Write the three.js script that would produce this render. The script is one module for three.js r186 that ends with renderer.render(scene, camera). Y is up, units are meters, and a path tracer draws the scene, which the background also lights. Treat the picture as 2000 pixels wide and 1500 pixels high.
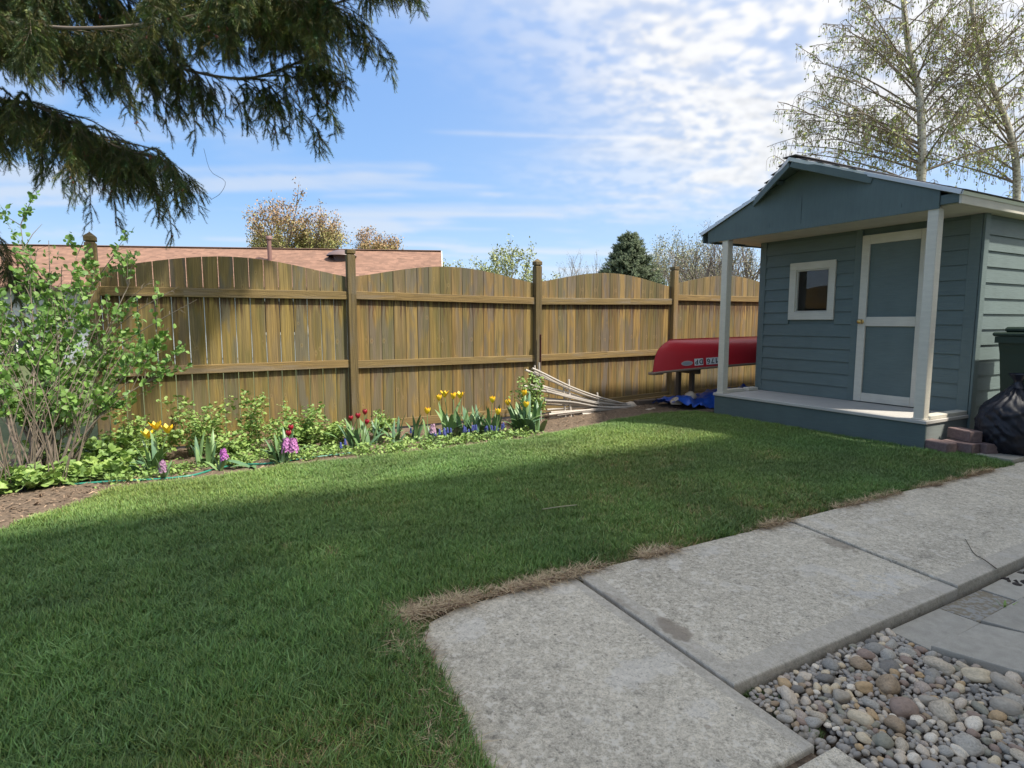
import * as THREE from 'three';
import { mergeGeometries, mergeVertices } from 'three/addons/utils/BufferGeometryUtils.js';
import { FontLoader } from 'three/addons/loaders/FontLoader.js';
import { TextGeometry } from 'three/addons/geometries/TextGeometry.js';

// ---------------------------------------------------------------- camera, sky, sun, exposure
const V = (x, y, z) => new THREE.Vector3(x, y, z);
const scene = new THREE.Scene();
const camera = new THREE.PerspectiveCamera(66.23, 4 / 3, 0.05, 1500);
const EYE = V(0, 1.2, 0), VIEW_TURN = 61.1 * Math.PI / 180, TILT = Math.atan(122 / 1150);
const AHEAD = V(Math.cos(VIEW_TURN), 0, -Math.sin(VIEW_TURN)), SIDE = V(Math.sin(VIEW_TURN), 0, Math.cos(VIEW_TURN));
const AIM = AHEAD.clone().multiplyScalar(Math.cos(TILT)).add(V(0, -Math.sin(TILT), 0));
const LIFT = AHEAD.clone().multiplyScalar(Math.sin(TILT)).add(V(0, Math.cos(TILT), 0));
camera.position.copy(EYE);
camera.lookAt(EYE.clone().add(AIM));
scene.add(camera);
const SUN_AZ = 40 * Math.PI / 180, SUN_EL = 55.5 * Math.PI / 180;
const SUN_DIR = V(Math.cos(SUN_EL) * Math.sin(SUN_AZ), Math.sin(SUN_EL), Math.cos(SUN_EL) * Math.cos(SUN_AZ));
const SUN_STRENGTH = 4.4, EXPOSURE = 1.62, SKY_LEVEL = 0.86;

const renderer = new THREE.WebGLRenderer({ antialias: true });
renderer.toneMapping = THREE.LinearToneMapping;
renderer.toneMappingExposure = EXPOSURE;
renderer.shadowMap.enabled = true;

// ---------------------------------------------------------------- numbers, noise, textures
function seeded(a) { return () => { a = (a + 0x6d2b79f5) | 0; let t = Math.imul(a ^ (a >>> 15), 1 | a); t = (t + Math.imul(t ^ (t >>> 7), 61 | t)) ^ t; return ((t ^ (t >>> 14)) >>> 0) / 4294967296; }; }
const clamp = (x, a = 0, b = 1) => Math.min(b, Math.max(a, x)), lerp = (a, b, t) => a + (b - a) * t;
const smooth = (a, b, x) => { const t = clamp((x - a) / (b - a)); return t * t * (3 - 2 * t); };
function hash(x, y, s) { let h = Math.imul(x | 0, 374761393) ^ Math.imul(y | 0, 668265263) ^ Math.imul(s | 0, 2147483647 - 61); h = Math.imul(h ^ (h >>> 13), 1274126177); h = Math.imul(h ^ (h >>> 15), 1103515245); return ((h ^ (h >>> 16)) >>> 0) / 4294967296; }
function vn(x, y, s = 0, wrap = 0) {
  const xi = Math.floor(x), yi = Math.floor(y), fx = x - xi, fy = y - yi, u = fx * fx * (3 - 2 * fx), v = fy * fy * (3 - 2 * fy);
  const m = wrap ? (i) => ((i % wrap) + wrap) % wrap : (i) => i;
  return lerp(lerp(hash(m(xi), m(yi), s), hash(m(xi + 1), m(yi), s), u), lerp(hash(m(xi), m(yi + 1), s), hash(m(xi + 1), m(yi + 1), s), u), v);
}
function fbm(x, y, s = 0, o = 4, wrap = 0) { let a = 0.5, t = 0, n = 0; for (let i = 0; i < o; i++) { t += a * vn(x, y, s + i * 17, wrap); n += a; a *= 0.5; x *= 2; y *= 2; wrap *= 2; } return t / n; }
const toSRGB = new Uint8Array(4097);
for (let i = 0; i <= 4096; i++) { const c = i / 4096; toSRGB[i] = Math.round(255 * (c <= 0.0031308 ? 12.92 * c : 1.055 * Math.pow(c, 1 / 2.4) - 0.055)); }
function colourMap(w, h, fn, clampEdges = false) {
  const d = new Uint8Array(w * h * 4);
  for (let y = 0; y < h; y++) for (let x = 0; x < w; x++) {
    const c = fn(x, y), o = (y * w + x) * 4;
    for (let k = 0; k < 3; k++) d[o + k] = toSRGB[(clamp(c[k]) * 4096) | 0];
    d[o + 3] = 255;
  }
  const t = new THREE.DataTexture(d, w, h);
  t.colorSpace = THREE.SRGBColorSpace; t.magFilter = THREE.LinearFilter; t.minFilter = THREE.LinearMipmapLinearFilter; t.generateMipmaps = true;
  t.wrapS = t.wrapT = clampEdges ? THREE.ClampToEdgeWrapping : THREE.RepeatWrapping; t.needsUpdate = true;
  return t;
}
function heightMap(w, h, fn) {
  const d = new Uint8Array(w * h * 4);
  for (let y = 0; y < h; y++) for (let x = 0; x < w; x++) { const v = clamp(fn(x, y)) * 255, o = (y * w + x) * 4; d[o] = d[o + 1] = d[o + 2] = v; d[o + 3] = 255; }
  const t = new THREE.DataTexture(d, w, h);
  t.magFilter = THREE.LinearFilter; t.minFilter = THREE.LinearMipmapLinearFilter; t.generateMipmaps = true; t.wrapS = t.wrapT = THREE.RepeatWrapping; t.needsUpdate = true;
  return t;
}
const scaled = (c, k) => [c[0] * k, c[1] * k, c[2] * k];
const mixed = (a, b, t) => [lerp(a[0], b[0], t), lerp(a[1], b[1], t), lerp(a[2], b[2], t)];
function stdMat(rgb, roughness = 0.8, extra = {}) {
  const m = new THREE.MeshStandardMaterial({ roughness, metalness: 0, side: THREE.DoubleSide, ...extra });
  m.color.setRGB(...rgb);
  return m;
}

// the sky: clear blue in the north-west, a mackerel deck thickening towards the right and overhead, thin streaks low down
{
  const W = 2048, H = 1024, data = new Float32Array(W * H * 4), dir = V(0, 0, 0), viewAz = Math.atan2(AHEAD.z, AHEAD.x);
  for (let j = 0; j < H; j++) {
    const el = ((j + 0.5) / H - 0.5) * Math.PI, sy = Math.sin(el), cy = Math.cos(el);
    for (let i = 0; i < W; i++) {
      const az = ((i + 0.5) / W - 0.5) * 2 * Math.PI, o = (j * W + i) * 4;
      dir.set(cy * Math.cos(az), sy, cy * Math.sin(az));
      const up = Math.max(sy, 0);
      const blueness = smooth(0.0, 0.42, up);
      let c = mixed([0.47, 0.61, 0.75], [0.24, 0.455, 0.745], smooth(0, 0.22, up));
      c = mixed(c, [0.102, 0.262, 0.59], blueness * 0.94);
      if (sy > -0.02) {
        const k = 1 / (up + 0.11), px = dir.x * k, pz = dir.z * k;
        let rel = az - viewAz; rel = Math.atan2(Math.sin(rel), Math.cos(rel));
        const deck = lerp(smooth(-0.42, 0.22, Math.cos(rel - 1.75)), 0.95, smooth(0.45, 0.8, up)) * smooth(0.10, 0.30, up);
        // wind-combed coordinates
        const s = px * 0.93 + pz * 0.37, t = -px * 0.37 + pz * 0.93;
        const warp = fbm(px * 1.1, pz * 1.1, 5, 3) - 0.5;
        const broad = fbm(s * 0.55 + warp * 1.2, t * 0.9, 11, 4);
        const cells = fbm(s * 19 + warp * 6, t * 24 + warp * 5, 23, 3);
        const fleece = fbm(s * 2.0, t * 3.4 + warp * 3, 31, 4);
        const wisps = fbm(s * 0.9 + warp * 2, t * 4.6 + warp, 41, 5);
        let d = smooth(0.26, 0.62, broad + 0.26 * deck - 0.04) * deck * (0.42 + 0.58 * smooth(0.38, 0.66, 0.68 * cells + 0.32 * fleece + 0.03));
        const low = smooth(0.02, 0.10, up) * (1 - smooth(0.26, 0.42, up));
        d += low * 0.55 * smooth(0.50, 0.76, wisps) + low * deck * 0.25;
        d += 0.28 * smooth(0.56, 0.75, fbm(s * 1.4 + 7, t * 3.0 + warp * 2, 53, 5)) * smooth(0.2, 0.3, up);
        d = clamp(d);
        const lum = 0.60 + 0.20 * (cells - 0.5) * 2 * deck;
        c = mixed(c, [lum * 1.01, lum * 0.99, lum * 0.965], d * 0.82);
        const ang = Math.acos(clamp(dir.dot(SUN_DIR), -1, 1));
        const glow = 0.8 * Math.exp(-ang * ang / 0.16) + 0.75 * Math.exp(-ang / 0.72);
        c = [c[0] + glow, c[1] + glow * 0.94, c[2] + glow * 0.80];
      } else c = [0.30, 0.33, 0.30];
      data[o] = c[0] * SKY_LEVEL; data[o + 1] = c[1] * SKY_LEVEL; data[o + 2] = c[2] * SKY_LEVEL; data[o + 3] = 1;
    }
  }
  const sky = new THREE.DataTexture(data, W, H, THREE.RGBAFormat, THREE.FloatType);
  sky.mapping = THREE.EquirectangularReflectionMapping; sky.magFilter = sky.minFilter = THREE.LinearFilter; sky.needsUpdate = true;
  scene.background = sky; scene.environment = sky;
}
const sun = new THREE.DirectionalLight(0xffffff, SUN_STRENGTH);
sun.color.setRGB(1, 0.94, 0.84);
sun.position.copy(SUN_DIR).multiplyScalar(60).add(V(3, 0, -5)); sun.target.position.set(3, 0, -5);
sun.castShadow = true; sun.shadow.radius = 3.8; sun.shadow.mapSize.set(4096, 4096);
Object.assign(sun.shadow.camera, { left: -45, right: 45, top: 45, bottom: -45, near: 1, far: 160 });
sun.name = 'sun'; scene.add(sun, sun.target);

// ---------------------------------------------------------------- building helpers
const taken = new Map();
function numbered(name) { const n = taken.get(name) ?? 0; taken.set(name, n + 1); return n ? `${name}_${String(n).padStart(3, '0')}` : name; }
function tag(o, label, category, group, kind) { Object.assign(o.userData, { label, category }); if (group) o.userData.group = group; if (kind) o.userData.kind = kind; return o; }
function thing(name, label, category, at = [0, 0, 0], group, kind) {
  const o = new THREE.Group(); o.name = numbered(name); o.position.set(...at); scene.add(o);
  return tag(o, label, category, group, kind);
}
// a part whose geometry is given in world coordinates; it is moved into its thing's own frame
function originOf(o) { const p = V(0, 0, 0); for (let q = o; q && q !== scene; q = q.parent) p.add(q.position); return p; }
function part(parent, name, geometry, material, label) {
  const p = originOf(parent);
  geometry.translate(-p.x, -p.y, -p.z);
  return local(parent, name, geometry, material, label);
}
function local(parent, name, geometry, material, label) {
  const m = new THREE.Mesh(geometry, material); m.name = name; m.castShadow = m.receiveShadow = true;
  if (label) m.userData.label = label;
  parent.add(m);
  return m;
}
function single(name, geometry, material, label, category, group, kind) {
  geometry.computeBoundingBox();
  const b = geometry.boundingBox, at = V((b.min.x + b.max.x) / 2, b.min.y, (b.min.z + b.max.z) / 2);
  geometry.translate(-at.x, -at.y, -at.z);
  const m = new THREE.Mesh(geometry, material); m.name = numbered(name); m.position.copy(at); m.castShadow = m.receiveShadow = true; scene.add(m);
  return tag(m, label, category, group, kind);
}
function copies(parent, name, geometry, material, list) {       // list of [matrix, colour or undefined]
  const m = new THREE.InstancedMesh(geometry, material, list.length); m.name = name; m.castShadow = m.receiveShadow = true;
  list.forEach(([x, c], i) => { m.setMatrixAt(i, x); if (c) m.setColorAt(i, c); });
  m.userData.kind = 'stuff';
  parent.add(m);
  return m;
}
const colour = (r, g, b) => new THREE.Color().setRGB(r, g, b);
function geo(pos, idx, uv) {
  const g = new THREE.BufferGeometry();
  g.setAttribute('position', new THREE.Float32BufferAttribute(pos, 3));
  if (uv) g.setAttribute('uv', new THREE.Float32BufferAttribute(uv, 2));
  if (idx) g.setIndex(idx);
  g.computeVertexNormals();
  return g;
}
// uv in metres by the way each face points (non-indexed)
function metreUV(g, k = 1, ox = 0, oy = 0) {
  const q = g.index ? g.toNonIndexed() : g, p = q.attributes.position, n = q.attributes.normal, uv = new Float32Array(p.count * 2);
  for (let i = 0; i < p.count; i++) {
    const ax = Math.abs(n.getX(i)), ay = Math.abs(n.getY(i)), az = Math.abs(n.getZ(i));
    const [u, v] = ay >= ax && ay >= az ? [p.getX(i), p.getZ(i)] : ax >= az ? [p.getZ(i), p.getY(i)] : [p.getX(i), p.getY(i)];
    uv[i * 2] = u * k + ox; uv[i * 2 + 1] = v * k + oy;
  }
  q.setAttribute('uv', new THREE.BufferAttribute(uv, 2));
  return q;
}
// a box between two corners with chamfered edges
function slabBox(x0, x1, y0, y1, z0, z1, c = 0.003) {
  const w = x1 - x0, h = y1 - y0, d = z1 - z0; c = Math.min(c, w / 3, h / 3, d / 3);
  const pts = [], faces = [], X = w / 2, Y = h / 2, Z = d / 2, id = {};
  const add = (x, y, z) => { const k = [x, y, z].map((t) => t.toFixed(6)).join(); if (!(k in id)) { id[k] = pts.length; pts.push([x, y, z]); } return id[k]; };
  const s = [-1, 1];
  for (const a of s) { faces.push(s.flatMap((b) => s.map((e) => add(a * X, b * (Y - c), e * (Z - c)))), s.flatMap((b) => s.map((e) => add(b * (X - c), a * Y, e * (Z - c)))), s.flatMap((b) => s.map((e) => add(b * (X - c), e * (Y - c), a * Z)))); }
  for (const a of s) for (const b of s) {
    faces.push(s.flatMap((e) => [add(a * X, b * (Y - c), e * (Z - c)), add(a * (X - c), b * Y, e * (Z - c))]));
    faces.push(s.flatMap((e) => [add(a * X, e * (Y - c), b * (Z - c)), add(a * (X - c), e * (Y - c), b * Z)]));
    faces.push(s.flatMap((e) => [add(e * (X - c), a * Y, b * (Z - c)), add(e * (X - c), a * (Y - c), b * Z)]));
  }
  for (const a of s) for (const b of s) for (const e of s) faces.push([add(a * X, b * (Y - c), e * (Z - c)), add(a * (X - c), b * Y, e * (Z - c)), add(a * (X - c), b * (Y - c), e * Z)]);
  const pos = [], cx = (x0 + x1) / 2, cy = (y0 + y1) / 2, cz = (z0 + z1) / 2, A = V(0, 0, 0), B = V(0, 0, 0), N = V(0, 0, 0);
  const tri = (i, j, k) => {
    A.set(...pts[j]).sub(V(...pts[i])); B.set(...pts[k]).sub(V(...pts[i])); N.crossVectors(A, B);
    const m = V(...pts[i]).add(V(...pts[j])).add(V(...pts[k]));
    for (const q of N.dot(m) >= 0 ? [i, j, k] : [i, k, j]) pos.push(pts[q][0] + cx, pts[q][1] + cy, pts[q][2] + cz);
  };
  for (const f of faces) { if (f.length === 3) tri(...f); else { tri(f[0], f[1], f[2]); tri(f[1], f[3], f[2]); } }
  const g = new THREE.BufferGeometry(); g.setAttribute('position', new THREE.Float32BufferAttribute(pos, 3)); g.computeVertexNormals();
  return metreUV(g);
}
// a straight beam of rectangular section from a to b (wide across, high up)
function beam(a, b, wide, high, c = 0.003) {
  const l = a.distanceTo(b), g = slabBox(-wide / 2, wide / 2, -high / 2, high / 2, 0, l, c);
  const z = b.clone().sub(a).normalize(), x = V(0, 1, 0).cross(z).normalize();
  if (x.lengthSq() < 0.5) x.set(1, 0, 0);
  const y = z.clone().cross(x);
  return g.applyMatrix4(new THREE.Matrix4().makeBasis(x, y, z).setPosition(a));
}
// a flat outline with thickness: points [x, z] seen from above
function plate(points, top, thick, bevel = 0.006) {
  const s = new THREE.Shape(points.map(([x, z]) => new THREE.Vector2(x, -z)));
  const g = new THREE.ExtrudeGeometry(s, { depth: thick - 2 * bevel, bevelEnabled: true, bevelThickness: bevel, bevelSize: bevel, bevelOffset: -bevel, bevelSegments: 2, curveSegments: 6 });
  g.rotateX(-Math.PI / 2); g.translate(0, top - thick + bevel, 0);
  return g;
}
// a tapering tube through points
function tube(points, radii, sides = 6, uvk = 1) {
  const pos = [], idx = [], uv = [], n = points.length, t = V(0, 0, 0), u = V(0, 0, 0), w = V(0, 0, 0);
  let run = 0;
  u.set(0.31, 0.87, 0.38);
  for (let i = 0; i < n; i++) {
    t.copy(points[Math.min(i + 1, n - 1)]).sub(points[Math.max(i - 1, 0)]).normalize();
    u.addScaledVector(t, -u.dot(t)); if (u.lengthSq() < 1e-4) u.set(t.y, -t.x, 0.1); u.normalize(); w.crossVectors(t, u);
    if (i) run += points[i].distanceTo(points[i - 1]);
    const r = Array.isArray(radii) ? radii[i] : radii;
    for (let k = 0; k <= sides; k++) { const a = k / sides * Math.PI * 2, c = Math.cos(a) * r, s = Math.sin(a) * r; pos.push(points[i].x + u.x * c + w.x * s, points[i].y + u.y * c + w.y * s, points[i].z + u.z * c + w.z * s); uv.push(k / sides * uvk, run); }
  }
  for (let i = 0; i < n - 1; i++) for (let k = 0; k < sides; k++) { const a = i * (sides + 1) + k, b = a + sides + 1; idx.push(a, b, a + 1, b, b + 1, a + 1); }
  return geo(pos, idx, uv);
}
const curveThrough = (pts, n) => new THREE.CatmullRomCurve3(pts.map((p) => (p.isVector3 ? p : V(...p)))).getPoints(n);
function spindle(points, r0, r1) { return points.map((_, i) => lerp(r0, r1, i / (points.length - 1))); }
// a place in the yard by direction of sight and distance along the line of view
function spot(u, v, depth) { return EYE.clone().addScaledVector(AIM, depth).addScaledVector(SIDE, (u - 1000) / 1150 * depth).addScaledVector(LIFT, -(v - 750) / 1150 * depth); }
const inSight = (p, m = 260) => { const d = p.clone().sub(EYE), f = d.dot(AIM); if (f < 0.3) return false; const x = 1000 + 1150 * d.dot(SIDE) / f, y = 750 - 1150 * d.dot(LIFT) / f; return x > -m && x < 2000 + m && y > -m && y < 1500 + m; };
const turnTo = (() => { const q = new THREE.Quaternion(), up = V(0, 1, 0), s = V(1, 1, 1); return (pos, dir, scale = 1, spin = 0) => { q.setFromUnitVectors(up, dir); if (spin) q.multiply(new THREE.Quaternion().setFromAxisAngle(up, spin)); s.setScalar(scale); return new THREE.Matrix4().compose(pos, q, s); }; })();
const join = (list) => mergeGeometries(list.map((g) => { const q = g.index ? g.toNonIndexed() : g; for (const k of Object.keys(q.attributes)) if (!['position', 'normal', 'uv'].includes(k)) q.deleteAttribute(k); if (!q.attributes.uv) q.setAttribute('uv', new THREE.BufferAttribute(new Float32Array(q.attributes.position.count * 2), 2)); return q; }));
// the lie of the land: level by the path, falling a hand's breadth towards the fence on the left
const lie = (x, z) => -0.012 - 0.1 * smooth(4.8, 6.4, -z) * (1 - 0.85 * smooth(3.6, 5.6, x));
// ---------------------------------------------------------------- ground, lawn, bed
const BED_EDGE = [[-6, -4.0], [-2.5, -4.1], [-0.99, -4.24], [-0.8, -4.5], [-0.49, -4.98], [-0.17, -5.0], [0.25, -4.97], [0.68, -5.12], [1.06, -5.12], [1.54, -5.07], [1.98, -5.06], [2.56, -5.14], [3.01, -5.13], [3.7, -5.42], [4.5, -5.66], [5.3, -5.78], [5.95, -5.58], [6.4, -5.5], [9, -5.5]];
function bedEdge(x) { for (let i = 1; i < BED_EDGE.length; i++) if (x <= BED_EDGE[i][0]) { const [a, b] = [BED_EDGE[i - 1], BED_EDGE[i]]; return lerp(a[1], b[1], (x - a[0]) / (b[0] - a[0])); } return -5.5; }
const pathEdge = (x) => (x > 0.72 ? -2.19 - 0.012 * Math.min(1, x) - 0.03 * (vn(x * 5, 1, 3) - 0.5) * 2 : -9);
function onLawn(x, z) {
  if (z < bedEdge(x) + 0.05 * (vn(x * 6, 2, 9) - 0.5)) return false;
  if (x > 0.70 + 0.03 * (vn(z * 6, 4, 8) - 0.5) && z > (x < 0.84 ? -2.16 + 0.14 * smooth(0.84, 0.70, x) : -2.225 + 0.02 * (vn(x * 6, 7, 8) - 0.5))) return false;
  if (x > 0.60 && z > -1.9 && x > lerp(0.72, 0.60, (z + 2.1) / 1.2)) return false;
  if (x > 5.93 && z < -2.84) return false;
  if (x > 6.12 - 0.1 * (z + 2.84)) return false;
  return x > -4 && z < 0.4;
}
function sheet(x0, x1, z0, z1, step, height, keep) {
  const nx = Math.round((x1 - x0) / step), nz = Math.round((z1 - z0) / step), pos = [], uv = [], idx = [];
  for (let j = 0; j <= nz; j++) for (let i = 0; i <= nx; i++) { const x = lerp(x0, x1, i / nx), z = lerp(z0, z1, j / nz); pos.push(x, height(x, z), z); uv.push(x, z); }
  for (let j = 0; j < nz; j++) for (let i = 0; i < nx; i++) {
    const a = j * (nx + 1) + i, b = a + nx + 1;
    if (keep && !keep(lerp(x0, x1, (i + 0.5) / nx), lerp(z0, z1, (j + 0.5) / nz))) continue;
    idx.push(a, b, a + 1, b, b + 1, a + 1);
  }
  return geo(pos, idx, uv);
}
const setting = (name, geometry, material) => { const m = new THREE.Mesh(geometry, material); m.name = name; m.userData.kind = 'structure'; m.castShadow = m.receiveShadow = true; scene.add(m); return m; };
const roughGrassMap = colourMap(512, 512, (x, y) => { const n = fbm(x / 16, y / 16, 61, 5, 32), k = hash(x, y, 5); return mixed([0.05, 0.075, 0.02], [0.11, 0.12, 0.045], clamp(n * 0.8 + k * 0.35 - 0.1)); });
roughGrassMap.repeat.set(0.6, 0.6);
setting('ground', geo([-500, -0.17, -600, 600, -0.17, -600, -500, -0.17, 500, 600, -0.17, 500], [0, 2, 1, 1, 2, 3], [-500, -600, 600, -600, -500, 500, 600, 500]), stdMat([1, 1, 1], 0.95, { map: roughGrassMap }));
const thatchMap = colourMap(512, 512, (x, y) => { const n = fbm(x / 12, y / 12, 71, 4, 42.6667 | 0), k = hash(x, y, 15); return mixed([0.035, 0.042, 0.016], [0.13, 0.105, 0.05], clamp(n * 0.9 + (k - 0.5) * 0.7)); });
thatchMap.repeat.set(1.4, 1.4);
setting('lawn', sheet(-5, 7, -6.4, 1.2, 0.05, (x, z) => lie(x, z), (x, z) => z < -2.17 || x < 0.76), stdMat([1, 1, 1], 1, { map: thatchMap }));
const soilMap = colourMap(512, 512, (x, y) => { const n = fbm(x / 10, y / 10, 81, 5, 51), k = hash(x, y, 25); return mixed([0.055, 0.038, 0.025], [0.23, 0.165, 0.11], clamp(n * 1.1 - 0.12 + (k - 0.5) * 0.35)); });
soilMap.repeat.set(1.6, 1.6);
const soilMat = stdMat([1, 1, 1], 1, { map: soilMap });
setting('flower_bed', sheet(-5, 7.4, -7.0, -4.0, 0.05, (x, z) => lie(x, z) + 0.008 + 0.03 * fbm(x * 6, z * 6, 91, 4) - 0.005 + 0.02 * fbm(x * 24, z * 24, 93, 2), (x, z) => z < bedEdge(x) + 0.04), soilMat);

// ---------------------------------------------------------------- concrete path
function concreteMap(seed, w, h, metresX, metresZ, band, extra) {
  const rnd = seeded(seed), pits = Array.from({ length: 90 }, () => [rnd() * metresX, rnd() * metresZ, 0.002 + 0.004 * rnd() * rnd()]), grid = new Map();
  for (const p of pits) { const k = `${Math.floor(p[0] * 20)},${Math.floor(p[1] * 20)}`; if (!grid.has(k)) grid.set(k, []); grid.get(k).push(p); }
  return colourMap(w, h, (i, j) => {
    const x = i / w * metresX, z = j / h * metresZ;
    const broad = fbm(x * 3, z * 3, seed, 4), mid = fbm(x * 16, z * 16, seed + 3, 3), fine = fbm(x * 120, z * 120, seed + 5, 2), grit = hash(i, j, seed + 7);
    let v = 0.475 + 0.16 * (broad - 0.5) + 0.09 * (mid - 0.5) + 0.46 * (fine - 0.5) + 0.30 * (grit - 0.5);
    const chip = fbm(x * 62, z * 62, seed + 21, 2); v += 0.20 * (chip - 0.5);
    let c = [v * 1.14, v, v * 0.77];
    const lime = smooth(0.64, 0.74, fbm(x * 8, z * 8, seed + 13, 4));
    c = mixed(c, [0.64, 0.585, 0.50], lime * 0.5);
    if (fine > 0.68) c = scaled(c, 0.66); if (chip > 0.72) c = mixed(c, [0.66, 0.60, 0.50], 0.6);
    if (mid < 0.28) c = scaled(c, 0.92);
    for (const p of grid.get(`${Math.floor(x * 20)},${Math.floor(z * 20)}`) ?? []) { const d = Math.hypot(x - p[0], z - p[1]); if (d < p[2]) c = scaled(c, 0.35); }
    if (band && band(x, z)) c = mixed(scaled(c, 0.95), [0.42, 0.375, 0.31], 0.5);
    return extra ? extra(c, x, z) : c;
  }, true);
}
const blot = (x, z, cx, cz, rx, rz, s) => smooth(0.35, 0.0, Math.hypot((x - cx) / rx, (z - cz) / rz) - 0.75 + 0.9 * (fbm(x * 22, z * 22, s, 3) - 0.5));
const gritBump = heightMap(512, 512, (x, y) => 0.5 * fbm(x / 4, y / 4, 7, 3, 128) + 0.5 * hash(x, y, 3));
gritBump.repeat.set(2.5, 2.5);
const path = new THREE.Group(); path.name = 'concrete_path'; path.userData.kind = 'structure'; scene.add(path);
const DIRT = [0.20, 0.155, 0.11];
function pathSlab(corners, top, seed, opts = {}) {
  const g = plate(corners, top, 0.1, 0.007), p = g.attributes.position, uv = g.attributes.uv;
  const xs = corners.map((c) => c[0]), zs = corners.map((c) => c[1]), x0 = Math.min(...xs), x1 = Math.max(...xs), z0 = Math.min(...zs), z1 = Math.max(...zs);
  for (let i = 0; i < p.count; i++) { const drop = (top - p.getY(i)) * 0.8; uv.setXY(i, (p.getX(i) - x0 - drop * 0.4) / (x1 - x0), (p.getZ(i) - z0 - drop) / (z1 - z0)); }
  const map = concreteMap(seed, opts.w ?? 1024, opts.h ?? 640, x1 - x0, z1 - z0, opts.band && ((x, z) => opts.band(x + x0, z + z0)), opts.extra && ((c, x, z) => opts.extra(c, x + x0, z + z0)));
  return local(path, 'slab', g, stdMat([1, 1, 1], 0.92, { map, bumpMap: gritBump, bumpScale: 0.0018 }));
}
pathSlab([[0.95, -2.19], [1.55, -2.215], [1.51, -0.95], [0.58, -0.95], [0.63, -1.4], [0.70, -1.95], [0.74, -2.06], [0.80, -2.13]], 0, 301, { h: 1024, band: (x, z) => x > lerp(1.56, 1.52, (z + 2.2) / 1.27) - 0.06, extra: (c, x, z) => mixed(c, DIRT, 0.3 * blot(x, z, 0.72, -2.0, 0.06, 0.12, 3) + 0.5 * blot(x, z, 1.3, -1.15, 0.012, 0.012, 5)) });
pathSlab([[1.572, -2.215], [3.125, -2.205], [2.99, -1.255], [1.532, -1.25]], 0.004, 302, { band: (x, z) => z > -1.345 || (x < lerp(1.60, 1.56, (z + 2.2) / 0.95) + 0.045), extra: (c, x, z) => mixed(mixed(c, DIRT, 0.65 * blot(x, z, 1.61, -1.62, 0.05, 0.10, 7) + 0.35 * blot(x, z, 1.57, -1.9, 0.02, 0.12, 9) + 0.6 * blot(x, z, 3.03, -1.83, 0.07, 0.10, 6)), [0.55, 0.53, 0.50], 0.4 * smooth(0.5, 0.62, fbm(x * 30, z * 30, 8, 3)) * blot(x, z, 2.65, -1.45, 0.24, 0.09, 8)) });
pathSlab([[3.142, -2.205], [4.705, -2.21], [4.465, -1.275], [3.005, -1.262]], 0.010, 303, { band: (x, z) => z > -1.36 });
pathSlab([[4.725, -2.21], [6.2, -2.23], [5.96, -1.28], [4.485, -1.275]], 0.002, 304, { w: 512, h: 384 });
pathSlab([[6.225, -2.23], [7.7, -2.24], [7.5, -1.28], [5.985, -1.28]], 0.0, 305, { w: 256, h: 192 });
pathSlab([[0.58, -0.925], [1.565, -0.925], [1.57, 0.2], [0.5, 0.2]], -0.006, 306, { w: 512, h: 512 });
// dirt lying in the joints
setting('path_bedding', sheet(0.6, 7.6, -2.21, 0.2, 0.1, () => -0.022, (x, z) => z < -1.28 || x < 1.53), soilMat);

// ---------------------------------------------------------------- pavers
const paverMap = colourMap(512, 512, (x, y) => { const n = fbm(x / 30, y / 30, 401, 4, 17), k = hash(x, y, 35); const v = 0.30 + 0.10 * (n - 0.5) + 0.10 * (k - 0.5); return [v * 1.10, v, v * 0.82]; });
paverMap.repeat.set(2, 2);
const sandyMap = colourMap(512, 512, (x, y) => { const n = fbm(x / 14, y / 14, 411, 5, 36), k = hash(x, y, 45); const v = 0.29 + 0.1 * (k - 0.5); return mixed([v * 1.05, v, v * 0.89], [0.23, 0.19, 0.13], smooth(0.38, 0.6, n)); });
sandyMap.repeat.set(2, 2);
const paverMats = [1.15, 1.06, 1.22].map((k) => stdMat([k, k, k], 0.9, { map: paverMap, bumpMap: gritBump, bumpScale: 0.001 })), sandyMat = stdMat([1, 1, 1], 0.95, { map: sandyMap });
const patio = new THREE.Group(); patio.name = 'paver_patio'; patio.userData.kind = 'structure'; scene.add(patio);
const paver = (pts, top, m = paverMats[0]) => local(patio, 'paver', plate(pts, top, 0.06, 0.004), m);
paver([[2.41, -1.235], [2.79, -1.235], [2.80, -1.085], [2.535, -1.075], [2.40, -1.075]], -0.048, paverMats[0]);
paver([[2.80, -1.24], [3.16, -1.24], [3.17, -1.11], [2.815, -1.095]], -0.052, sandyMat);
paver([[3.17, -1.24], [3.56, -1.25], [3.58, -1.10], [3.18, -1.105]], -0.05, paverMats[2]);
paver([[3.57, -1.25], [3.97, -1.255], [3.98, -1.10], [3.59, -1.10]], -0.05, sandyMat);
paver([[3.98, -1.255], [4.38, -1.26], [4.38, -1.10], [3.99, -1.10]], -0.05, paverMats[1]);
paver([[2.365, -1.062], [2.522, -1.068], [2.70, -0.72], [2.52, -0.64]], -0.012, paverMats[0]);
paver([[2.535, -1.066], [2.755, -1.07], [2.93, -0.74], [2.712, -0.72]], -0.03, paverMats[2]);
paver([[2.80, -1.085], [3.19, -1.095], [3.24, -0.93], [2.86, -0.90]], -0.035, paverMats[1]);
paver([[2.87, -0.89], [3.25, -0.92], [3.33, -0.74], [2.95, -0.72]], -0.038, paverMats[0]);
paver([[3.21, -1.09], [3.62, -1.09], [3.66, -0.90], [3.26, -0.92]], -0.042, paverMats[0]);
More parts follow.
